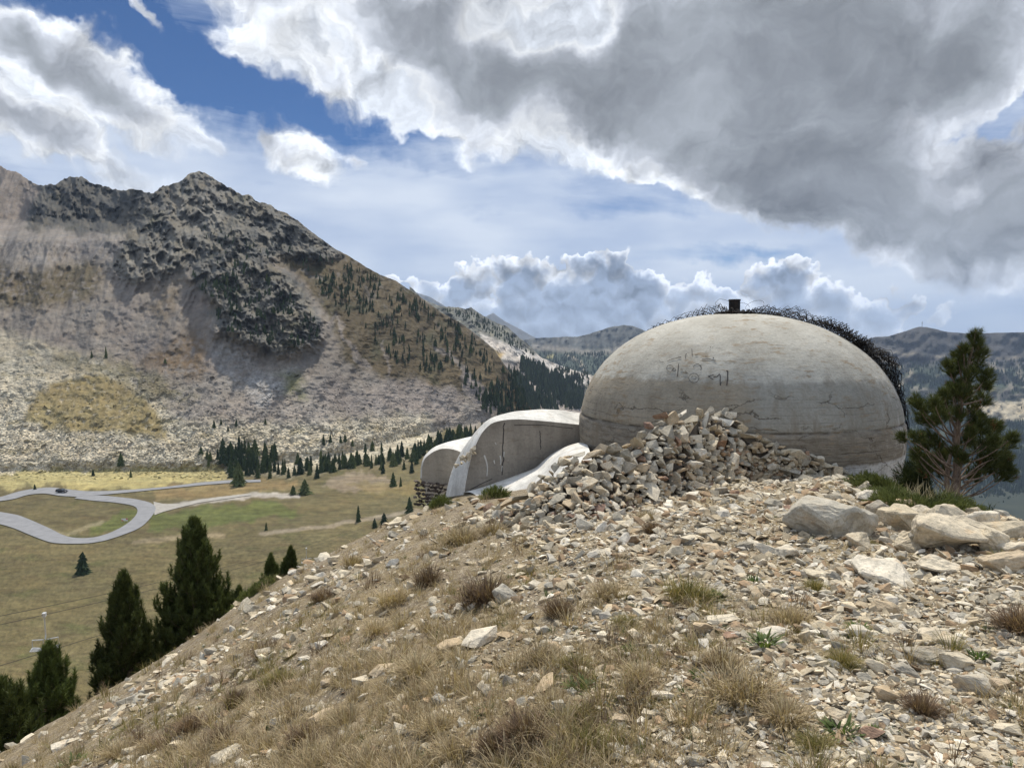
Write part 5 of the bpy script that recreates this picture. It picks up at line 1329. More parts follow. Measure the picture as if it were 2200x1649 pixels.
# salient tussocks
def tussock_mesh(seed, pal, h, rad, n, droop, width=.0042):
    r = np.random.default_rng(seed)
    k = 6; a = r.uniform(0, 6.28, k); cen = np.stack([np.cos(a) * rad * .75 * r.random(k), np.sin(a) * rad * .75 * r.random(k), 0 * a], -1); cen[0] = 0
    V, F, C = tuft_arrays(r, cen, h * r.uniform(.55, 1.0, k), rad * r.uniform(.45, .9, k), n // k, pal, droop, width)
    me = tri_mesh("tussock_blades", V, F); set_attr(me, 'Col', np.clip(C, .01, .8)); return me
TM = {'straw': [tussock_mesh(i, STRAW, .85, .55, 780, 1.5, .0095) for i in range(5)], 'brown': [tussock_mesh(10 + i, BROWN + STRAW[2:], .9, .46, 720, .9, .0095) for i in range(5)], 'olive': [tussock_mesh(20 + i, OLIVE, .8, .6, 800, 1.6, .0095) for i in range(4)]}
for mm in sum(TM.values(), []): mm.materials.append(M_GRASS)
TUS = [
    (1028, 1285, 105, 'brown', "dark brown upright grass tuft beside the whitish upright rock"), (1480, 1285, 105, 'olive', "rounded olive yellow tussock standing in bare gravel"), (985, 1165, 92, 'straw', "fluffy straw tussock in front of the vault apron"), (1060, 1150, 70, 'straw', "straw tuft at the lower tip of the stone heap"),
    (1315, 1285, 84, 'straw', "pale straw tuft on the slope below the pointed stone"), (1390, 1118, 56, 'straw', "small straw tuft by the whitish rock in the path"), (1400, 1150, 50, 'brown', "brownish tuft left of the cracked ledge"), (895, 1450, 96, 'straw', "straw tussock covering the long tan slab"), (1165, 1425, 96, 'straw', "greyish straw tussock above the long tilted tan slab"),
    (1600, 1520, 150, 'straw', "big reddish straw tussock, the widest on the slope"), (1680, 1560, 110, 'straw', "straw tuft hanging on the lower side of the widest tussock"), (1555, 1455, 90, 'straw', "straw tuft on the upper side of the widest tussock"), (2180, 1350, 110, 'brown', "matted brown tussock at the edge of the worn slope"), (1375, 1480, 88, 'straw', "golden straw tuft above the thin pale flake"),
    (1235, 1445, 70, 'olive', "olive straw tuft beside the greyish straw tussock"), (1120, 1600, 112, 'brown', "bristly dark brown tuft below the tan slab"), (1060, 1625, 84, 'brown', "dark brown stalks left of the bristly tuft"), (505, 1500, 60, 'brown', "brown tuft halfway down the grassy slope"), (600, 1455, 74, 'olive', "yellow green tuft halfway down the grassy slope"),
    (410, 1560, 66, 'brown', "dark tuft with pale stalks low on the grassy slope"), (330, 1600, 60, 'straw', "straw tuft near the low stone line"), (470, 1590, 70, 'brown', "dark brown clump above the long whitish slab"), (935, 1575, 86, 'straw', "bright straw clump near the lower edge"), (810, 1350, 66, 'straw', "straw tuft on the upper grassy slope"),
    (850, 1290, 74, 'straw', "pale straw tuft under the crest"), (915, 1255, 60, 'brown', "brownish tuft above the dark brown upright tuft"), (760, 1215, 56, 'straw', "straw tuft on the crest line"), (690, 1290, 58, 'brown', "brown tuft behind the crest stones"), (1200, 1320, 70, 'brown', "thin brown tuft beside the pale flakes"), (1700, 1335, 80, 'straw', "orange straw tuft among white chips"),
    (1815, 1440, 76, 'olive', "dark olive tuft below the half buried stone"), (1750, 1265, 52, 'olive', "low olive tuft among stone chips"), (1990, 1545, 84, 'brown', "brownish tuft on the worn slope"), (2150, 1215, 60, 'olive', "olive tuft on top of the outcrop"), (1865, 1170, 38, 'olive', "small mossy tuft on the bedrock slab"), (1250, 1560, 66, 'olive', "green straw tuft under the tan slab"),
    (1350, 1345, 56, 'olive', "thin green brown tuft with pale flowers"), (740, 1545, 70, 'straw', "straw tuft in the middle of the low slope"), (650, 1600, 72, 'brown', "dark tuft at the bottom of the slope"), (250, 1625, 56, 'straw', "straw tuft near the low crest"), (1760, 1625, 80, 'olive', "olive tuft at the bottom of the gravel"),
]
rt = np.random.default_rng(91)
for k, (px, py, w, kind, lab) in enumerate(TUS):
    x, y, z, ok = hit_ground(np.array([px], float), np.array([py], float)); s = w / F_PX * y[0] * .78
    ms = TM[kind]; link("grass_tussock", ms[k % len(ms)], None, label=lab, cat="grass tuft", loc=(x[0], y[0], z[0]), rot=(rt.normal(0, .06), rt.normal(0, .06), rt.uniform(0, 6.28)), scale=(s, s, s * rt.uniform(.85, 1.1)))

# small leafy plants
def leafy_mesh(seed, n=46):
    r = np.random.default_rng(seed); az = r.uniform(0, 6.28, n); rad = np.sqrt(r.random(n)) * .45
    base = np.stack([np.cos(az) * rad, np.sin(az) * rad, 0 * az], -1)
    V, F, C = blades(base, az + r.normal(0, .6, n), r.uniform(.2, 1.1, n), r.uniform(.4, .8, n), r.uniform(.09, .16, n), r.uniform(.2, .9, n), np.array(GREEN)[r.integers(3, size=n)] * r.uniform(.8, 1.5, (n, 1)))
    me = tri_mesh("plant_leaves", V, F); set_attr(me, 'Col', C); me.materials.append(M_LEAF); return me
LM = [leafy_mesh(i) for i in range(3)]
for k, (px, py, w, lab) in enumerate([(1810, 1590, 76, "bright green leafy plant beside the upright pale stone"), (1500, 1470, 40, "small green plant by the grey white stone"), (1640, 1400, 70, "green plant under the smooth lens-shaped slab"), (1245, 1500, 60, "green sprouts at the tan slab"), (1195, 1560, 34, "green sprout under the wedge stone"), (1355, 1400, 34, "small green plant in brown grass"),
                                      (1840, 1362, 44, "green plant between two pale stones"), (1950, 1160, 30, "green sprig on the outcrop"), (1180, 1280, 30, "green sprig near the pale chips"), (1540, 1280, 44, "green plant near the olive tussock"), (1880, 1590, 40, "dark green sprouts near the reddish stone"), (1045, 1540, 40, "green sprout in dry soil"), (160, 1640, 44, "green sprout low on the crest"), (2100, 1420, 50, "green plant among the lichen rocks"), (1620, 1240, 34, "green sprig on the stony flat")]):
    x, y, z, ok = hit_ground(np.array([px], float), np.array([py], float)); s = w / F_PX * y[0] * .8
    link("green_plant", LM[k % 3], None, label=lab, cat="plant", loc=(x[0], y[0], z[0]), rot=(0, 0, k * 1.7), scale=(s, s, s * .8))

# ------------------------------------------------------------------ needles, pines and bushes near the camera
def needles(r, pos, dirs, n, length, width, spread, col, jitter=.35):
    """tufts of needles: pos / dirs one row per tuft"""
    m = len(pos); I = np.repeat(np.arange(m), n); k = len(I)
    d = dirs[I] / (np.linalg.norm(dirs[I], axis=1, keepdims=True) + 1e-9)
    q = r.normal(size=(k, 3)); q -= (q * d).sum(1, keepdims=True) * d; q /= np.linalg.norm(q, axis=1, keepdims=True) + 1e-9
    a = r.uniform(.15, 1.0, k)[:, None] * spread
    nd = d * np.cos(a) + q * np.sin(a); L = (length * r.uniform(.7, 1.15, k))[:, None]
    b = pos[I] + d * (r.uniform(-.5, .5, k)[:, None] * length * jitter * 2)
    side = np.cross(nd, r.normal(size=(k, 3))); side /= np.linalg.norm(side, axis=1, keepdims=True) + 1e-9
    V = np.stack([b - side * width * .5, b + side * width * .5, b + nd * L], 1).reshape(-1, 3)
    F = np.arange(3 * k).reshape(-1, 3)
    C = np.repeat(col[I] * r.uniform(.75, 1.3, (k, 1)), 3, 0)
    return V, F, C

m_bark, t, b = new_mat("pine_bark"); pos = t.new('ShaderNodeNewGeometry').outputs['Position']
nb = t.noise(t.mapping(pos, scale=(1, 1, .35)), 26, 5, .7)
t.l.new(t.ramp(nb, [(.3, (.07, .05, .038)), (.55, (.21, .155, .115)), (.75, (.33, .265, .20))]), b.inputs['Base Color']); t.l.new(t.bump(nb, .8, .02), b.inputs['Normal'])

def limb(r, p0, az, length, rise, curl, n=7, wob=.06):
    """a branch polyline: leaves at elevation `rise`, turns upward by `curl`"""
    pts = [np.array(p0, float)]; e = rise; a = az
    for i in range(n):
        st = length / n; e += curl / n; a += r.normal(0, wob)
        pts.append(pts[-1] + st * np.array([math.cos(a) * math.cos(e), math.sin(a) * math.cos(e), math.sin(e)]))
    return np.array(pts)

def build_pine(name, label, loc, trunk, r_base, reach, first, whorls, per, seed, needle_len, needle_w, dense_=1.0, group=None, col=((.042, .060, .020), (.105, .125, .036)), bare=0.35, twig_gap=.09, rust=0.0, keep=None):
    """trunk: polyline; reach(t): branch length at relative height t; bare: part of each branch without needles"""
    r = np.random.default_rng(seed)
    root = thing(name, label, "pine tree", tuple(loc), group)
    P = dense(trunk, 16); H = P[-1, 2]
    wood = Acc(); wood.tube(P, np.linspace(r_base, r_base * .12, 16) * (1 + .1 * r.normal(size=16)), 8)
    me = wood.mesh("trunk", True); link("trunk", me, m_bark, root)
    br = Acc(); tp, td, tc = [], [], []
    for w in range(whorls):
        t_ = first + (1 - first) * (w / max(whorls - 1, 1)) ** .92
        i = min(int(t_ * 15), 14); f = t_ * 15 - i; c = P[i] * (1 - f) + P[i + 1] * f
        L0 = reach(t_)
        for b_ in range(per if t_ < .9 else max(3, per - 2)):
            az = r.uniform(0, 2 * math.pi); L = L0 * r.uniform(.65, 1.12)
            if keep is not None and not keep(t_, az, r): continue
            rise = np.interp(t_, [0, .5, 1], [-.05, .25, .85]) + r.normal(0, .12)
            B = limb(r, c, az, L, rise, r.uniform(.6, 1.3), 7)
            br.tube(B, np.linspace(max(.05 * L * .35, .005), .003, len(B)), 4)
            s0 = bare * (1 - .7 * t_)
            nt = max(2, int(L * (1 - s0) / twig_gap))
            for q in range(nt):
                s = s0 + (1 - s0) * (q + .6) / nt; k = s * 7; j = min(int(k), 6); p = B[j] + (B[j + 1] - B[j]) * (k - j); d = B[j + 1] - B[j]; d /= np.linalg.norm(d)
                for side in (-1, 1, 0):
                    if side == 0: tl = .3 * twig_gap; dd = d + np.array([0, 0, .3])
                    else:
                        dd = d * .65 + side * np.array([-d[1], d[0], 0]) * r.uniform(.4, .9) + np.array([0, 0, r.uniform(.2, .7)]); tl = (.35 * L * (1 - s) + .10) * r.uniform(.5, 1.1)
                    dd /= np.linalg.norm(dd); ns = max(1, int(tl / (needle_len * .55)))
                    if side and tl > .12: br.tube([p, p + dd * tl * .5, p + dd * tl + np.array([0, 0, .02])], [.004, .003, .002], 3)
                    for z in range(ns):
                        if r.random() > dense_: continue
                        tp.append(p + dd * tl * (z + 1) / ns); td.append(dd + np.array([0, 0, .35 * (z + 1) / ns])); k_ = r.random()
                        cc = np.array(col[0]) * (1 - k_) + np.array(col[1]) * k_
                        if r.random() < rust: cc = np.array((.22, .10, .045))
                        tc.append(cc)
            # upright end shoots give the crown its lobed outline
            e = B[-1]; k_ = r.random()
            for z in range(4):
                tp.append(e + np.array([0, 0, .055 * z])); td.append(np.array([0, 0, 1.0]) + .2 * (B[-1] - B[-2]) / (L / 7)); tc.append(np.array(col[0]) * (.6 - .15 * z) + np.array(col[1]) * (.4 + .15 * z))
    # leading shoot
    for z in np.linspace(.86, 1.0, 8):
        i = min(int(z * 15), 14); f = z * 15 - i; tp.append(P[i] * (1 - f) + P[i + 1] * f); td.append(np.array([0, 0, 1.0])); tc.append(np.array(col[1]))
    if br.n: link("branch", br.mesh("branch", True), m_bark, root)['kind'] = 'stuff'
    V, F, C = needles(r, np.array(tp), np.array(td), 15, needle_len, needle_w, 1.05, np.array(tc))
    me = tri_mesh("crown", V, F); set_attr(me, 'Col', np.clip(C, .004, .5)); link("crown", me, M_NEEDLE, root)
    return root

def tree_at(px, py_top, y, lean=(0, 0)):
    """foot on the ground at depth y below the pixel of the tip"""
    u, v = ray(px, py_top); x = u * y; zt = v * y; x0 = x - lean[0]
    zg = float(ground_z(np.array([x0]), np.array([y]))[0]); return (float(x0), float(y), zg - .05), float(zt - zg + .05)

def wavy(H, r, lean, wob=.03, n=7):
    t = np.linspace(0, 1, n); return [(lean[0] * a + r.normal(0, wob) * (0 < a < 1) * H * .5, lean[1] * a + r.normal(0, wob) * (0 < a < 1) * H * .5, H * a) for a in t]

rr_ = np.random.default_rng(17)
loc, H = tree_at(418, 1146, 15.5); build_pine("pine_tree", "tallest dense dark pine on the slope, its upper shoots like candles", loc, wavy(H, rr_, (0, 0), .012), .13, lambda t: 1.25 * (1 - t) ** .60 * (1 + .12 * math.sin(9 * t)) + .12, .10, 30, 12, 1, .11, .016, 1.0, twig_gap=.11, bare=.2)
loc, H = tree_at(266, 1260, 14.0); build_pine("pine_tree", "dark pine with rounded top standing left of the tallest pine", loc, wavy(H, rr_, (0, 0), .012), .11, lambda t: .84 * (1 - t) ** .55 + .10, .10, 26, 11, 2, .11, .016, 1.0, twig_gap=.11, bare=.2)
loc, H = tree_at(100, 1414, 12.5); build_pine("pine_tree", "brighter green loose pine in front of the chairlift seat", loc, wavy(H, rr_, (.05, 0), .02), .09, lambda t: .90 * (1 - t) ** .7 + .09, .08, 22, 9, 3, .11, .014, 1.0, bare=.25, col=((.06, .085, .024), (.12, .15, .04)), twig_gap=.14)
loc, H = tree_at(5, 1505, 10.8); build_pine("pine_tree", "dark pine cut by the corner of the photo, lowest on the slope", loc, wavy(H, rr_, (0, 0), .02), .08, lambda t: .75 * (1 - t) ** .6 + .1, .05, 18, 10, 4, .11, .015, 1.0, bare=.2, twig_gap=.14)
loc, H = tree_at(514, 1282, 15.8); build_pine("pine_tree", "small dark pine touching the tallest pine on its uphill side", loc, wavy(H, rr_, (0, 0), .02), .06, lambda t: .40 * (1 - t) ** .7 + .06, .1, 15, 8, 5, .10, .014, 1.0, twig_gap=.12, bare=.2)
loc, H = tree_at(622, 1196, 15.0); build_pine("pine_tree", "slim small pine on the crest, the taller of a close pair", loc, wavy(H, rr_, (.03, 0), .02), .07, lambda t: .30 * (1 - t) ** .7 + .05, .1, 15, 8, 6, .075, .011, 1.0, twig_gap=.10, bare=.2)
loc, H = tree_at(582, 1212, 15.2); build_pine("pine_tree", "bushy small pine on the crest, the shorter of a close pair", loc, wavy(H, rr_, (0, 0), .02), .07, lambda t: .33 * (1 - t) ** .5 + .05, .1, 14, 8, 7, .075, .011, 1.0, twig_gap=.10, bare=.2)

# the gnarled pine beside the dome
yR = 9.7; tr = at(np.array([2052, 2054, 2060, 2050, 2060, 2062, 2072, 2082, 2090, 2097]), np.array([1066, 1020, 985, 945, 905, 865, 820, 780, 745, 710]), yR)
tr = np.concatenate([[tr[0] + np.array([0.02, 0, -.55])], tr]); foot = tr[0].copy()
def clump_pine():
    r = np.random.default_rng(24)
    root = thing("pine_tree", "gnarled pine with bare twisted trunk and open clumped crown beside the dome", "pine tree", tuple(foot))
    P = dense([q - foot for q in tr], 24); wood = Acc(); wood.tube(P, np.linspace(.074, .010, 24) * (1 + .12 * r.normal(size=24)), 9)
    t2 = dense([P[3], P[3] + (-.10, .05, .25), P[3] + (-.12, .02, .55), P[3] + (-.05, .0, .95)], 10); wood.tube(t2, np.linspace(.045, .018, 10), 7)
    link("trunk", wood.mesh("trunk", True), m_bark, root)
    CLP = [(2094, 722, 13), (2098, 744, 17), (2070, 752, 10), (2107, 762, 14), (2058, 770, 11), (2082, 762, 16), (2038, 788, 13), (2066, 790, 17), (2098, 790, 16), (2046, 804, 11), (2083, 806, 14), (2110, 832, 14), (2122, 830, 8), (2070, 828, 12), (2046, 838, 13), (2028, 850, 12), (2052, 856, 15), (2082, 858, 12), (2114, 860, 13), (1970, 862, 12), (1974, 879, 14), (1988, 886, 10), (2007, 868, 14), (2016, 885, 18), (2036, 880, 16), (2058, 892, 13), (2090, 884, 14), (2002, 904, 13), (1979, 902, 9),
           (2130, 922, 16), (2142, 918, 13), (2110, 914, 18), (2094, 902, 14), (2169, 952, 14), (2175, 940, 9), (1940, 940, 10), (1970, 942, 13), (1996, 938, 16), (1987, 958, 14), (2012, 953, 14), (2084, 930, 12), (2122, 948, 20), (2141, 953, 18), (2098, 960, 16), (2148, 975, 20), (2130, 980, 20), (2157, 993, 18), (2109, 994, 18), (2124, 1006, 20), (2150, 1014, 20), (1978, 988, 16), (2004, 993, 18), (2023, 980, 15), (1966, 976, 12), (1992, 1010, 17), (2026, 1012, 16), (2168, 1015, 16), (2090, 1020, 15)]
    for _ in range(14):
        cy = r.uniform(790, 1015); cx = np.interp(cy, [790, 900, 1015], [2078, 2065, 2085]) + r.normal(0, 1) * np.interp(cy, [790, 1015], [22, 48]); CLP.append((cx, cy, r.uniform(12, 18)))
    br = Acc(); tp, td, tc = [], [], []
    for (cx, cy, cr) in CLP:
        back = r.normal(.05, .26) if cy > 800 else r.normal(0, .10)
        if cx < 2035 and cy > 965: back = r.uniform(.25, .6)
        c = at(np.array([cx]), np.array([cy]), np.array([yR + back]))[0] - foot; R0 = cr / F_PX * yR * 1.24
        k = int(np.argmin(np.abs(P[:, 2] - max(c[2] - .28 - .35 * abs(c[0] - .15), .18)))); p0 = P[k]; q = dense([p0, p0 * .55 + c * .45 + np.array([0, 0, -.05 - .06 * r.random()]), c + np.array([0, 0, -.3 * R0]), c + np.array([0, 0, .3 * R0])], 9)
        br.tube(q, np.linspace(.014, .004, 9), 5)
        out = c - p0; out[2] = abs(out[2]) * .4 + .25; out /= np.linalg.norm(out)
        for _ in range(int(12 + cr * 2.1)):
            g = r.normal(size=3); g /= np.linalg.norm(g); g *= r.random() ** .4
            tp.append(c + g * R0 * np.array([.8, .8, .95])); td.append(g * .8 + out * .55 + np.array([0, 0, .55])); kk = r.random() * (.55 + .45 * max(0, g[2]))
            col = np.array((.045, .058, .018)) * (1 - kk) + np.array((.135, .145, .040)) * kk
            if r.random() < .018: col = np.array((.24, .11, .05))
            tc.append(col)
    for pts_ in (((2046, 1010), (2015, 985), (1985, 962), (1945, 940)), ((2046, 1000), (2020, 990), (2000, 965)), ((2068, 1030), (2100, 1000), (2135, 985)), ((2070, 1035), (2110, 1025), (2140, 1015)), ((2056, 900), (2030, 885), (2010, 870)), ((2066, 870), (2096, 862), (2112, 858))):
        q = np.array([at(np.array([a_]), np.array([b_]), np.array([yR - .12]))[0] - foot for a_, b_ in pts_]); br.tube(dense(q, 9), np.linspace(.017, .005, 9), 5)
    link("branch", br.mesh("branch", True), m_bark, root)['kind'] = 'stuff'
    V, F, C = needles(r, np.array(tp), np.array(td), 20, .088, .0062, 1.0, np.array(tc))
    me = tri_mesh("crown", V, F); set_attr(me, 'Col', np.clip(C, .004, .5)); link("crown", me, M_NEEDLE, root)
clump_pine()
# dead and live low limbs of that pine
# ------------------------------------------------------------------ bushes
def bush(name, label, cat, px, py, y, wx, wy, h, seed, n, col, nl=.05, nw=.007, zoff=0.0, spiky=.6):
    r = np.random.default_rng(seed); u, v = ray(px, py); x = float(u * y); z = float(ground_z(np.array([x]), np.array([y]))[0]) + zoff
    a = r.uniform(0, 6.28, n); ph = np.arccos(r.uniform(0, 1, n)); k = r.uniform(.45, 1.0, n) ** .6 * (1 + .22 * np.sin(a * 5 + seed) * np.sin(ph * 4))
    d = np.stack([np.sin(ph) * np.cos(a), np.sin(ph) * np.sin(a), np.cos(ph)], -1)
    P = d * k[:, None] * np.array([wx, wy, h]); zc = ground_z(P[:, 0] + x, P[:, 1] + y) - z if zoff == 0 else 0
    P[:, 2] += np.clip(zc, -1.5, 1.5)
    D = d + np.array([0, 0, spiky]) + r.normal(0, .35, (n, 3))
    kk = r.random((n, 1)); V, F, C = needles(r, P, D, 12, nl, nw, .75, np.array(col[0]) * (1 - kk) + np.array(col[1]) * kk, .8)
    root = thing(name, label, cat, (x, y, z)); me = tri_mesh("foliage", V, F); set_attr(me, 'Col', np.clip(C, .004, .5)); link("foliage", me, M_NEEDLE, root)
    st = Acc()
    for q in range(9):
        t_ = r.integers(n); st.tube([(0, 0, -.05), P[t_] * .5, P[t_] * .92], [.012, .008, .004], 4)
    link("stem", st.mesh("stem"), m_bark, root)['kind'] = 'stuff'
JUN = ((.08, .10, .03), (.22, .24, .08))
bush("juniper_bush", "low spreading green juniper at the foot of the dome", "bush", 1890, 1040, 10.3, .42, .5, .20, 31, 1500, JUN)
bush("juniper_bush", "wide green juniper carpet between the dome and the boulders", "bush", 1985, 1075, 8.8, .68, .75, .20, 32, 3200, JUN)
bush("pine_shrub", "dark green pine shrub at the far edge beside the gnarled pine", "bush", 2150, 1080, 9.6, .62, .6, .66, 33, 2400, ((.03, .05, .016), (.075, .10, .03)), .09, .008)
bush("pine_shrub", "dark bushy growth behind the gnarled pine trunk", "bush", 2120, 1000, 10.6, .50, .4, .95, 34, 2000, ((.024, .036, .013), (.05, .062, .02)), .09, .009)
bush("pine_shrub", "dim green shrub between the dome foot and the gnarled pine", "bush", 1990, 1030, 11.0, .42, .4, .62, 37, 1300, ((.024, .036, .013), (.055, .07, .022)), .09, .009)
bush("juniper_bush", "green juniper creeping along the crest near the small pine pair", "bush", 600, 1250, 14.6, .75, .5, .26, 35, 1700, JUN)
bush("juniper_bush", "green juniper patch below the creeping crest juniper", "bush", 548, 1288, 13.2, .45, .4, .20, 39, 900, JUN)
bush("juniper_bush", "small green shrub at the foot of the larger vault", "bush", 945, 1080, 14.0, .22, .2, .20, 36, 500, JUN)
bush("juniper_bush", "green shrub growing over the lower end of the apron", "bush", 1062, 1076, 12.9, .28, .2, .22, 38, 600, JUN)
bush("juniper_bush", "dull green bush low on the hillside left of the loose green pine", "bush", 30, 1450, 17, .5, .5, .4, 40, 700, JUN)

# tall straw grass by the juniper
def tall_grass():
    r = np.random.default_rng(71); n = 190
    u, v = ray(2000, 1068); y = 8.9; x = float(u * y); z = float(ground_z(np.array([x]), np.array([y]))[0])
    base = np.stack([r.normal(0, .22, n), r.normal(0, .15, n), 0 * np.zeros(n)], -1); az = r.normal(.1, 1.0, n)
    L = r.uniform(.22, .55, n); V, F, C = blades(base, az, r.uniform(.05, .5, n), L, np.full(n, .0055), r.uniform(.2, 1.0, n), np.array([(.44, .36, .20), (.36, .30, .15), (.50, .43, .27)])[r.integers(3, size=n)])
    me = tri_mesh("tall_grass", V, F); set_attr(me, 'Col', C)
    link("tall_grass", me, M_GRASS, label="tall arching straw grass stalks in front of the gnarled pine", cat="grass tuft", loc=(x, y, z))
tall_grass()

# ------------------------------------------------------------------ conifers of the valley and the mountainside
def conifer_np(seed, layers, pts, slim):
    r = np.random.default_rng(seed); V, F = [], []; off = 0
    for k in range(layers):
        t0 = k / layers; zb = .06 + .90 * t0; zt = min(zb + 1.9 / layers, 1.0); rad = slim * (1 - t0) ** .85 * r.uniform(.85, 1.15) + .012
        a = np.linspace(0, 2 * math.pi, pts + 1)[:-1] + r.uniform(0, 6)
        rr = rad * np.where(np.arange(pts) % 2, .52, 1.0) * r.uniform(.75, 1.2, pts)
        ring = np.stack([np.cos(a) * rr, np.sin(a) * rr, zb - .25 * rr * (np.arange(pts) % 2 == 0) + r.normal(0, .012, pts)], -1)
        V.append(np.concatenate([ring, [[r.normal(0, .008), r.normal(0, .008), zt]], [[0, 0, zb + .03]]]))
        i = np.arange(pts); j = (i + 1) % pts
        F.append(np.concatenate([np.stack([i, j, 0 * i + pts], -1), np.stack([j, i, 0 * i + pts + 1], -1)]) + off); off += pts + 2
    return np.concatenate(V), np.concatenate(F)
CON = [conifer_np(700 + i, 9 + i % 4, 16, .20 + .03 * (i % 5)) for i in range(8)]
CON_LOW = [conifer_np(720 + i, 4, 8, .20 + .03 * (i % 3)) for i in range(5)]
m_con, t, b = new_mat("conifer_foliage"); info = t.new('ShaderNodeObjectInfo')
pos = t.new('ShaderNodeNewGeometry').outputs['Position']; nn = t.noise(pos, 1.6, 3, .6)
t.l.new(t.vmath('SCALE', t.ramp(info.outputs['Random'], [(0, (.026, .042, .020)), (.45, (.044, .064, .024)), (.8, (.065, .085, .030)), (1, (.10, .115, .042))]), scale=t.maprange(nn, .3, .7, .6, 1.45)), b.inputs['Base Color'])
con_me = []
for v, f in CON:
    me = tri_mesh("conifer_shape", v, f); me.materials.append(m_con); con_me.append(me)
rc = np.random.default_rng(123); n_con = 0
def conifer(px, py, hpx, label, group, wide=1.0):
    global n_con
    p = on_valley(np.array([px]), np.array([py]))[0]; s = hpx / F_PX * p[1]; w = s * rc.uniform(.7, 1.5) * wide
    link("conifer", con_me[int(rc.integers(8))], None, label=label, cat="conifer", group=group, loc=tuple(p - np.array([0, 0, .06 * s])), rot=(0, 0, rc.uniform(0, 6)), scale=(w, w, s * 1.05)); n_con += 1
for px, py, h, lab in ((513, 1043, 54, "big dark conifer standing by the road behind the meadow"), (228, 768, 26, "lone dark conifer high on the grey scree"), (260, 1000, 30, "lone conifer on the pale talus above the road"), (655, 1061, 34, "round dark bush-like conifer on the meadow mound"), (630, 1062, 22, "low dark conifer beside the round one on the mound"),
                       (770, 1120, 38, "small dark pine alone on the meadow below the vault"), (880, 1106, 42, "small green pine just below the dry stone wall"), (845, 1044, 32, "conifer on the meadow near the smaller vault"), (861, 1044, 22, "little conifer next to the one near the smaller vault"), (178, 1232, 50, "loose pale green young tree alone on the tan meadow"), (572, 1138, 18, "small round shrub-like tree by the lower gravel lane"),
                       (805, 1133, 22, "thin young tree in the meadow near the crest"), (825, 1125, 26, "thin pale young tree nearest the crest"), (200, 1022, 16, "tiny conifer at the meadow edge"), (281, 1025, 18, "small conifer on the yellow meadow strip"), (197, 768, 16, "small dark tree on the scree left of the lone conifer"), (75, 1052, 14, "small dark shrub at the upper road bend")):
    conifer(px, py, h, lab, None, 1.6 if 'round' in lab or 'loose' in lab or 'shrub' in lab else 1.0)
CL = [(int(rc.uniform(478, 600)), int(rc.uniform(972, 1030)), int(rc.uniform(28, 44))) for _ in range(30)] + [(432, 975, 18), (445, 985, 20), (452, 990, 22), (468, 985, 24), (448, 1000, 20), (490, 985, 30), (500, 990, 36), (515, 995, 34), (520, 985, 40), (535, 990, 44), (545, 1005, 40), (553, 1010, 36), (565, 1015, 40), (575, 1005, 32), (580, 1012, 36), (497, 1025, 28), (527, 1010, 36), (540, 1020, 34), (508, 1010, 34), (598, 1018, 28)]
for q in CL: conifer(*q, "dark conifer in the dense clump by the road", "conifers in the clump by the road")
for q in [(645, 1018, 38), (660, 1005, 28), (668, 1000, 24), (690, 990, 28), (697, 1012, 26), (720, 992, 20), (730, 1008, 22), (755, 1005, 36), (760, 1000, 24), (790, 1000, 26), (808, 998, 24), (785, 970, 20), (800, 968, 24), (820, 970, 22), (732, 950, 16), (742, 948, 18), (710, 952, 22), (695, 955, 24), (757, 958, 16), (845, 1000, 22), (850, 990, 26), (855, 980, 28), (868, 1008, 22), (885, 1015, 30), (875, 985, 26), (895, 990, 24), (905, 975, 28), (460, 918, 18), (475, 912, 14), (508, 915, 16), (570, 910, 14), (490, 925, 12), (355, 780, 12)]:
    conifer(*q, "dark conifer scattered on the pale talus", "conifers scattered on the talus")
for k in range(46):
    px = rc.uniform(590, 905); py = np.interp(px, [590, 700, 800, 905], [1022, 1012, 1006, 985]) + rc.normal(-4, 11)
    conifer(px, py, rc.uniform(20, 36), "dark conifer in the loose tree belt between the road clump and the vaults", "conifers in the loose belt along the meadow")
for k in range(64):
    t_ = rc.random(); px = 885 + 180 * t_ + rc.normal(0, 5); py = np.interp(px, [885, 930, 965, 1065], [985, 962, 946, 932]) + rc.uniform(-8, 10)
    conifer(px, py, rc.uniform(22, 34), "dark conifer in the belt behind the vaults", "conifers in the belt behind the vaults")
def scatter_poly(n, poly, seed, fn=None):
    r = np.random.default_rng(seed); P = np.array(poly, float); lo, hi = P.min(0), P.max(0); out = []
    while len(out) < n:
        q = r.uniform(lo, hi, (600, 2)); k = poly_mask(q[:, 0], q[:, 1], poly, .5) > .5
        if fn is not None: k &= r.random(600) < fn(q[:, 0], q[:, 1])
        out += list(q[k])
    return np.array(out[:n])
RIBT = [(430, 560), (505, 560), (570, 600), (640, 650), (688, 700), (680, 725), (615, 755), (540, 735), (475, 715), (458, 650), (410, 600)]
SLOT = [(640, 560), (740, 560), (860, 620), (1000, 710), (1080, 790), (1100, 870), (1030, 860), (940, 800), (860, 790), (770, 700), (700, 640)]
clump = lambda a, b: (lambda px, py: sstep(-.25, .35, fbm(px / 30, py / 40, 3, 97)))
inst, rest = [], []
for poly, n, seed, lab, grp, hr in ((RIBT, 340, 1, "small dark conifer clinging to the rocky rib", "conifers on the rocky rib", (7, 17)), (SLOT, 460, 2, "small dark conifer on the brown mountain slope", "conifers on the brown slope", (7, 17))):
    Q = scatter_poly(n, poly, seed, clump(0, 0))
    h = rc.uniform(*hr, n); o = np.argsort(-h); m = int(n * .085)
    for i in o[:m]: conifer(Q[i, 0], Q[i, 1], h[i], lab, grp)
    rest += [(Q[i, 0], Q[i, 1], h[i]) for i in o[m:]]
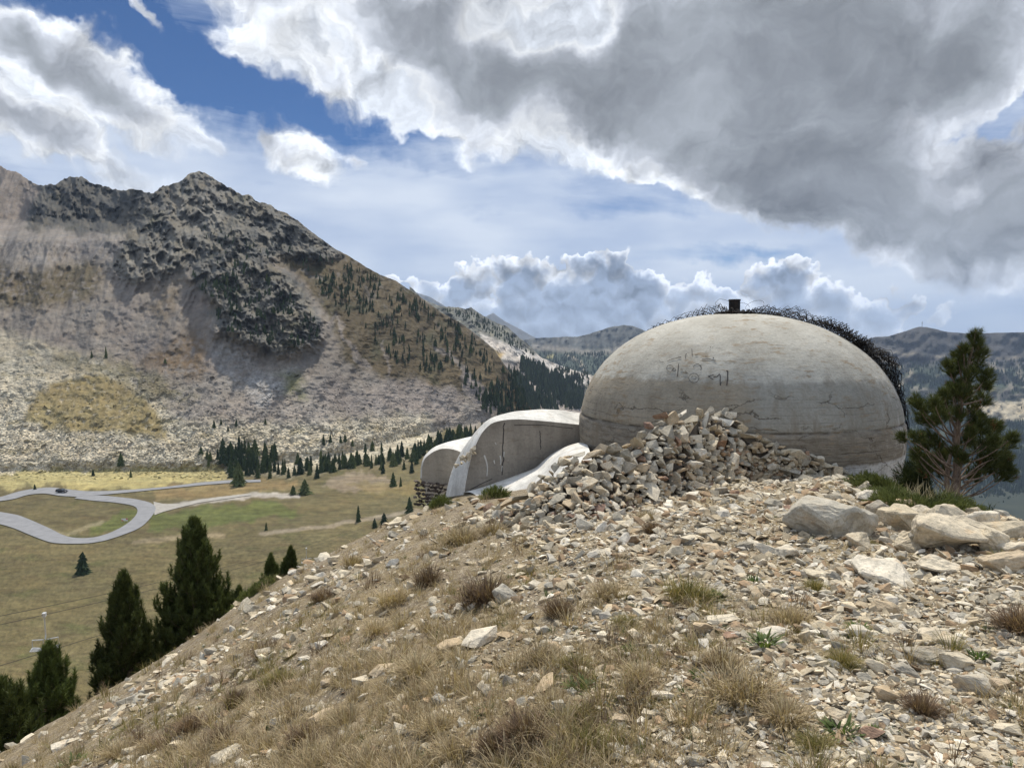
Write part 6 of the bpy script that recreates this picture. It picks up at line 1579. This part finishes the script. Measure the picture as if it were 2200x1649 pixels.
for q in scatter_poly(120, [(1020, 840), (1060, 850), (1110, 800), (1140, 890), (1090, 900), (1040, 895)], 3): rest.append((*q, rc.uniform(14, 24)))
for q in scatter_poly(60, [(420, 480), (520, 500), (640, 540), (560, 560), (470, 560)], 4): rest.append((*q, rc.uniform(6, 11)))

def forest(name, label, P, H, ground, palette, shapes, seed):
    r = np.random.default_rng(seed); n = len(P); W = ground(P[:, 0], P[:, 1]); s = H / F_PX * W[:, 1]; which = r.integers(len(shapes), size=n); V, F, C = [], [], []; off = 0
    for k, (v, f) in enumerate(shapes):
        I = np.nonzero(which == k)[0]
        if not len(I): continue
        w = s[I] * r.uniform(.8, 1.3, len(I)); a = r.uniform(0, 6, len(I)); ca, sa = np.cos(a)[:, None], np.sin(a)[:, None]
        Q = np.stack([(v[None, :, 0] * ca - v[None, :, 1] * sa) * w[:, None], (v[None, :, 0] * sa + v[None, :, 1] * ca) * w[:, None], v[None, :, 2] * s[I][:, None] * 1.05], -1) + W[I, None]
        V.append(Q.reshape(-1, 3)); F.append((f[None] + (np.arange(len(I)) * len(v))[:, None, None] + off).reshape(-1, 3)); off += Q.shape[0] * Q.shape[1]
        C.append(np.repeat(np.array(palette)[r.integers(len(palette), size=len(I))] * r.uniform(.75, 1.3, (len(I), 1)), len(v), 0))
    me = tri_mesh(name, np.concatenate(V), np.concatenate(F)); set_attr(me, 'Col', np.concatenate(C))
    link(name, me, m_for, kind='stuff', label=label, cat="forest")
m_for, t, b = new_mat("forest_foliage"); t.l.new(t.attr('Col'), b.inputs['Base Color'])
DARKG = [(.028, .042, .020), (.038, .055, .024), (.05, .066, .03)]
rest = np.array(rest); forest("mountain_forest", "many small conifers on the mountainside", rest[:, :2], rest[:, 2], lambda a, b_: on_valley(a, b_), DARKG, CON_LOW, 5)
rd = ridge_depth(820, 1300, BOT_R, SKY_R, 0.05, 40, 60, 19)
def on_r(dep):
    def f(a, b_):
        u, v = ray(a, b_); y = dep(a, b_); return np.stack([u * y, y, v * y], -1)
    return f
Q = np.concatenate([scatter_poly(430, [(1120, 775), (1145, 785), (1200, 815), (1250, 845), (1262, 880), (1215, 880), (1150, 830), (1118, 800)], 6), scatter_poly(260, [(1090, 800), (1120, 815), (1165, 850), (1200, 880), (1120, 890), (1100, 850)], 7), scatter_poly(160, [(950, 665), (1010, 670), (1085, 712), (1150, 765), (1100, 745), (1020, 700)], 8), scatter_poly(110, [(1180, 790), (1265, 805), (1265, 840), (1200, 815)], 9)])
hh = np.concatenate([np.random.default_rng(1).uniform(15, 26, 690), np.random.default_rng(2).uniform(5, 10, 160), np.random.default_rng(3).uniform(8, 15, 110)])
forest("ridge_forest", "dark conifer wood on the ridge beyond the valley", Q, hh, on_r(rd), DARKG, CON_LOW, 10)
fd = ridge_depth(1900, 2900, BOT_F, SKY_F, 0.03, 22, 50, 23)
Q = scatter_poly(1500, [(1140, 760), (1200, 762), (1300, 758), (1390, 765), (1390, 830), (1150, 830)], 11, lambda a, b_: .25 + .75 * sstep(-.1, .3, fbm(a / 22, b_ / 16, 3, 55)))
forest("hill_forest", "conifer wood on the far blue hill", Q, np.random.default_rng(4).uniform(4, 8, 1500), on_r(fd), DARKG, CON_LOW[:3], 12)
ed_mask = lambda a, b_: np.clip(sstep(-0.12, 0.12, fbm(a / 48, b_ / 26, 4, 195, .55) + .10 + 0.8 * sstep(880, 960, b_)) * (1 - poly_mask(a, b_, [(2060, 865), (2160, 850), (2260, 840), (2260, 895), (2190, 908), (2100, 900)], 6)), .01, 1)
Q = scatter_poly(3800, [(1850, 780), (2240, 775), (2240, 1150), (1850, 1150)], 13, ed_mask)
forest("east_forest", "dark conifer wood on the hill across the valley behind the gnarled pine", Q, np.random.default_rng(6).uniform(6, 11, 3800) * np.interp(Q[:, 1], [780, 1100], [.8, 2.0]), on_r(east_depth), DARKG, CON_LOW[:3], 14)

# ------------------------------------------------------------------ chairlift
m_steel, t, b = new_mat("galvanised_steel"); b.inputs['Base Color'].default_value = (.50, .51, .51, 1); b.inputs['Metallic'].default_value = .3; b.inputs['Roughness'].default_value = .5
m_cable, t, b = new_mat("steel_cable"); b.inputs['Base Color'].default_value = (.05, .045, .04, 1)
_u1, _v1 = ray(95, 1320); _u2, _v2 = ray(658, 1178)
_c1, _c2 = np.array([_u1 * 40.5, 40.5, _v1 * 40.5]), np.array([_u2 * 100, 100, _v2 * 100])
def cable_z(y): return _c1[2] + (_c2[2] - _c1[2]) * (y - 40.5) / 59.5 + .0003 * (y - 40.5) * (y - 100)
def cable_x(y): return _c1[0] + (_c2[0] - _c1[0]) * (y - 40.5) / 59.5
for dx, dz, lab in ((0, 0, "chairlift cable that carries the seats across the meadow"), (-.35, .40, "thin chairlift cable just above the seat cable"), (2.4, -1.5, "lower chairlift cable close to the meadow")):
    yy_ = np.linspace(12, 240, 60); ac = Acc(); ac.tube(np.stack([cable_x(yy_) + dx, yy_, cable_z(yy_) + dz], -1), .016, 4)
    link("chairlift_cable", ac.mesh("chairlift_cable"), m_cable, label=lab, cat="cable")
def chair(y, lab):
    root = thing("lift_chair", lab, "chairlift seat", (float(cable_x(y)), y, float(cable_z(y))), rotz=.35)
    ac = Acc(); ac.box(-.09, .09, -.14, .14, -.10, .12); link("grip", ac.mesh("grip"), m_steel, root)
    ac = Acc(); ac.tube([(0, 0, -.08), (0, .05, -.6), (0, .12, -1.25), (0, 0, -1.5)], .035, 6); link("hanger", ac.mesh("hanger"), m_steel, root)
    for sx in (-1, 1):
        ac = Acc(); x0, x1 = sx * .10, sx * .66
        ac.tube([(x0, 0, -1.5), (x1, 0, -1.45), (x1 + sx * .03, .1, -1.95), (x0 + sx * .05, .1, -2.05), (x0, 0, -1.5)], .032, 6); ac.tube([(x0 + sx * .05, .1, -2.05), (x0 + sx * .05, -.42, -2.02), (x1 + sx * .03, -.42, -1.96), (x1 + sx * .03, .1, -1.95)], .032, 6)
        fr = link("seat_frame", ac.mesh("seat_frame"), m_steel, root)
        ac = Acc()
        for q in range(4): ac.tube([(x0 + sx * .06, -.36 + .12 * q, -2.03), (x1, -.36 + .12 * q, -1.97)], .022, 4)
        link("slat", ac.mesh("slat"), m_steel, fr)
chair(40.5, "pale double chairlift seat hanging behind the tip of the loose green pine"); chair(100.0, "small chairlift seat hanging above the crest near the pine pair")
# pylon-like warning board and car on the valley road
m_red, t, b = new_mat("red_paint"); b.inputs['Base Color'].default_value = (.55, .06, .05, 1)
m_board, t, b = new_mat("white_board"); b.inputs['Base Color'].default_value = (.75, .74, .72, 1)
m_car, t, b = new_mat("car_paint"); b.inputs['Base Color'].default_value = (.012, .013, .016, 1); b.inputs['Roughness'].default_value = .22; b.inputs['Specular IOR Level'].default_value = .6
m_glass, t, b = new_mat("car_glass"); b.inputs['Base Color'].default_value = (.06, .07, .08, 1); b.inputs['Roughness'].default_value = .06; b.inputs['Specular IOR Level'].default_value = 1.0
m_tyre, t, b = new_mat("tyre"); b.inputs['Base Color'].default_value = (.02, .02, .02, 1)
p = on_valley(np.array([268.0]), np.array([1121.0]))[0]
sg = thing("roadside_board", "small white and red board standing in the grass inside the hairpin", "sign", tuple(p), rotz=.2)
ac = Acc(); ac.box(-.04, .04, -.04, .04, -.2, 1.0); ac.box(-.85, -.77, -.04, .04, -.2, 1.0); ac.box(.77, .85, -.04, .04, -.2, 1.0); link("post", ac.mesh("post"), m_steel, sg)
ac = Acc(); ac.box(-.9, .9, -.09, -.045, .45, 1.25); link("board", ac.mesh("board"), m_board, sg)
ac = Acc(); ac.box(-.9, -.35, -.098, -.092, .45, .75); ac.box(.45, .9, -.098, -.092, .85, 1.25); link("red_band", ac.mesh("red_band"), m_red, sg)['kind'] = 'stuff'

def car():
    pa, pb = on_valley(np.array([118.0, 148.0]), np.array([1058.0, 1059.5]), .28)
    c = (pa + pb) / 2; d = pb - pa
    root = thing("car", "small black hatchback driving on the upper road in the valley", "car", tuple(c), rotz=math.atan2(d[1], d[0]))
    prof = [(-2.05, .35), (-2.1, .75), (-2.0, 1.02), (-1.75, 1.38), (-1.2, 1.5), (0.1, 1.48), (.85, 1.02), (1.75, .88), (2.08, .66), (2.1, .35)]
    V = []; n = len(prof)
    for s, k in ((-.86, 1.0), (-.80, 1.0), (.80, 1.0), (.86, 1.0)):
        for x, z in prof: V.append((x, s * (.80 if z > 1.1 and abs(s) > .82 else (.92 if z > 1.1 else 1.0)), z))
    q = [(i * n + j, i * n + (j + 1) % n, (i + 1) * n + (j + 1) % n, (i + 1) * n + j) for i in range(3) for j in range(n)]
    me = bpy.data.meshes.new("body"); me.from_pydata(V, [], q + [tuple(range(n))[::-1], tuple(range(3 * n, 4 * n))]); link("body", me, m_car, root)
    ac = Acc(); ac.add([(.16, -.70, 1.46), (.16, .70, 1.46), (.84, .76, 1.06), (.84, -.76, 1.06)], [(0, 1, 2, 3)]); o = link("windscreen", ac.mesh("windscreen"), m_glass, root); o.location = (.02, 0, .02)
    for s in (-1, 1):
        ac = Acc(); ac.add([(-1.5, s * .80, 1.36), (0.0, s * .80, 1.40), (.55, s * .84, 1.06), (-1.65, s * .85, 1.06)], [(0, 1, 2, 3)]); o = link("side_window", ac.mesh("side_window"), m_glass, root); o.location = (0, s * .03, 0)
        ac = Acc(); ac.box(2.06, 2.12, s * .55 - .16, s * .55 + .16, .62, .78); link("headlight", ac.mesh("headlight"), m_board, root)
        for x in (-1.3, 1.3):
            ac = Acc(); a = np.linspace(0, 2 * math.pi, 19)[:-1]; v = np.concatenate([np.stack([x + r_ * np.cos(a), np.full(18, yy__), .32 + r_ * np.sin(a)], -1) for r_, yy__ in ((.2, s * .70), (.32, s * .70), (.32, s * .89), (.2, s * .89))])
            i = np.arange(3)[:, None] * 18; j = np.arange(18)[None]; k = (j + 1) % 18; ac.add(v, np.stack([i + j, i + k, i + 18 + k, i + 18 + j], -1).reshape(-1, 4)); w = link("wheel", ac.mesh("wheel"), m_tyre, root)
            ac = Acc(); ac.add(np.concatenate([np.stack([x + .2 * np.cos(a), np.full(18, s * .88), .32 + .2 * np.sin(a)], -1), [[x, s * .86, .32]]]), [(q_, (q_ + 1) % 18, 18) for q_ in range(18)]); link("rim", ac.mesh("rim"), m_steel, w)
car()
# summit mast on the hill across the valley
u, v = ray(np.array([1981.0]), np.array([702.5])); y = east_depth(np.array([1981.0]), np.array([702.5])); ms = thing("summit_mast", "thin lattice mast on the summit of the hill across the valley", "mast", (float(u[0] * y[0]), float(y[0]), float(v[0] * y[0])))
ac = Acc(); ac.tube([(0, 0, -4), (0, 0, 20)], [.8, .4], 5); link("pole", ac.mesh("pole"), m_cable, ms)
ac = Acc(); ac.box(-3.0, 3.0, -.3, .3, 13, 14.4); ac.box(-2, 2, -.3, .3, 17, 18); link("crossbar", ac.mesh("crossbar"), m_cable, ms)['kind'] = 'stuff'

# ------------------------------------------------------------------ mountain air
def haze():
    m = bpy.data.materials.new("air"); m.use_nodes = True; t = NT(m.node_tree); t.n.clear()
    o = t.new('ShaderNodeOutputMaterial'); v = t.new('ShaderNodeVolumePrincipled')
    v.inputs['Color'].default_value = (.58, .74, 1.0, 1); v.inputs['Density'].default_value = 7.5e-5; v.inputs['Anisotropy'].default_value = .1
    t.l.new(v.outputs[0], o.inputs['Volume'])
    ac = Acc(); ac.box(-12000, 12000, -6000, 12000, -345, 480)
    link("haze", ac.mesh("haze"), m, kind='stuff', label="thin blue mountain air", cat="haze")
haze()
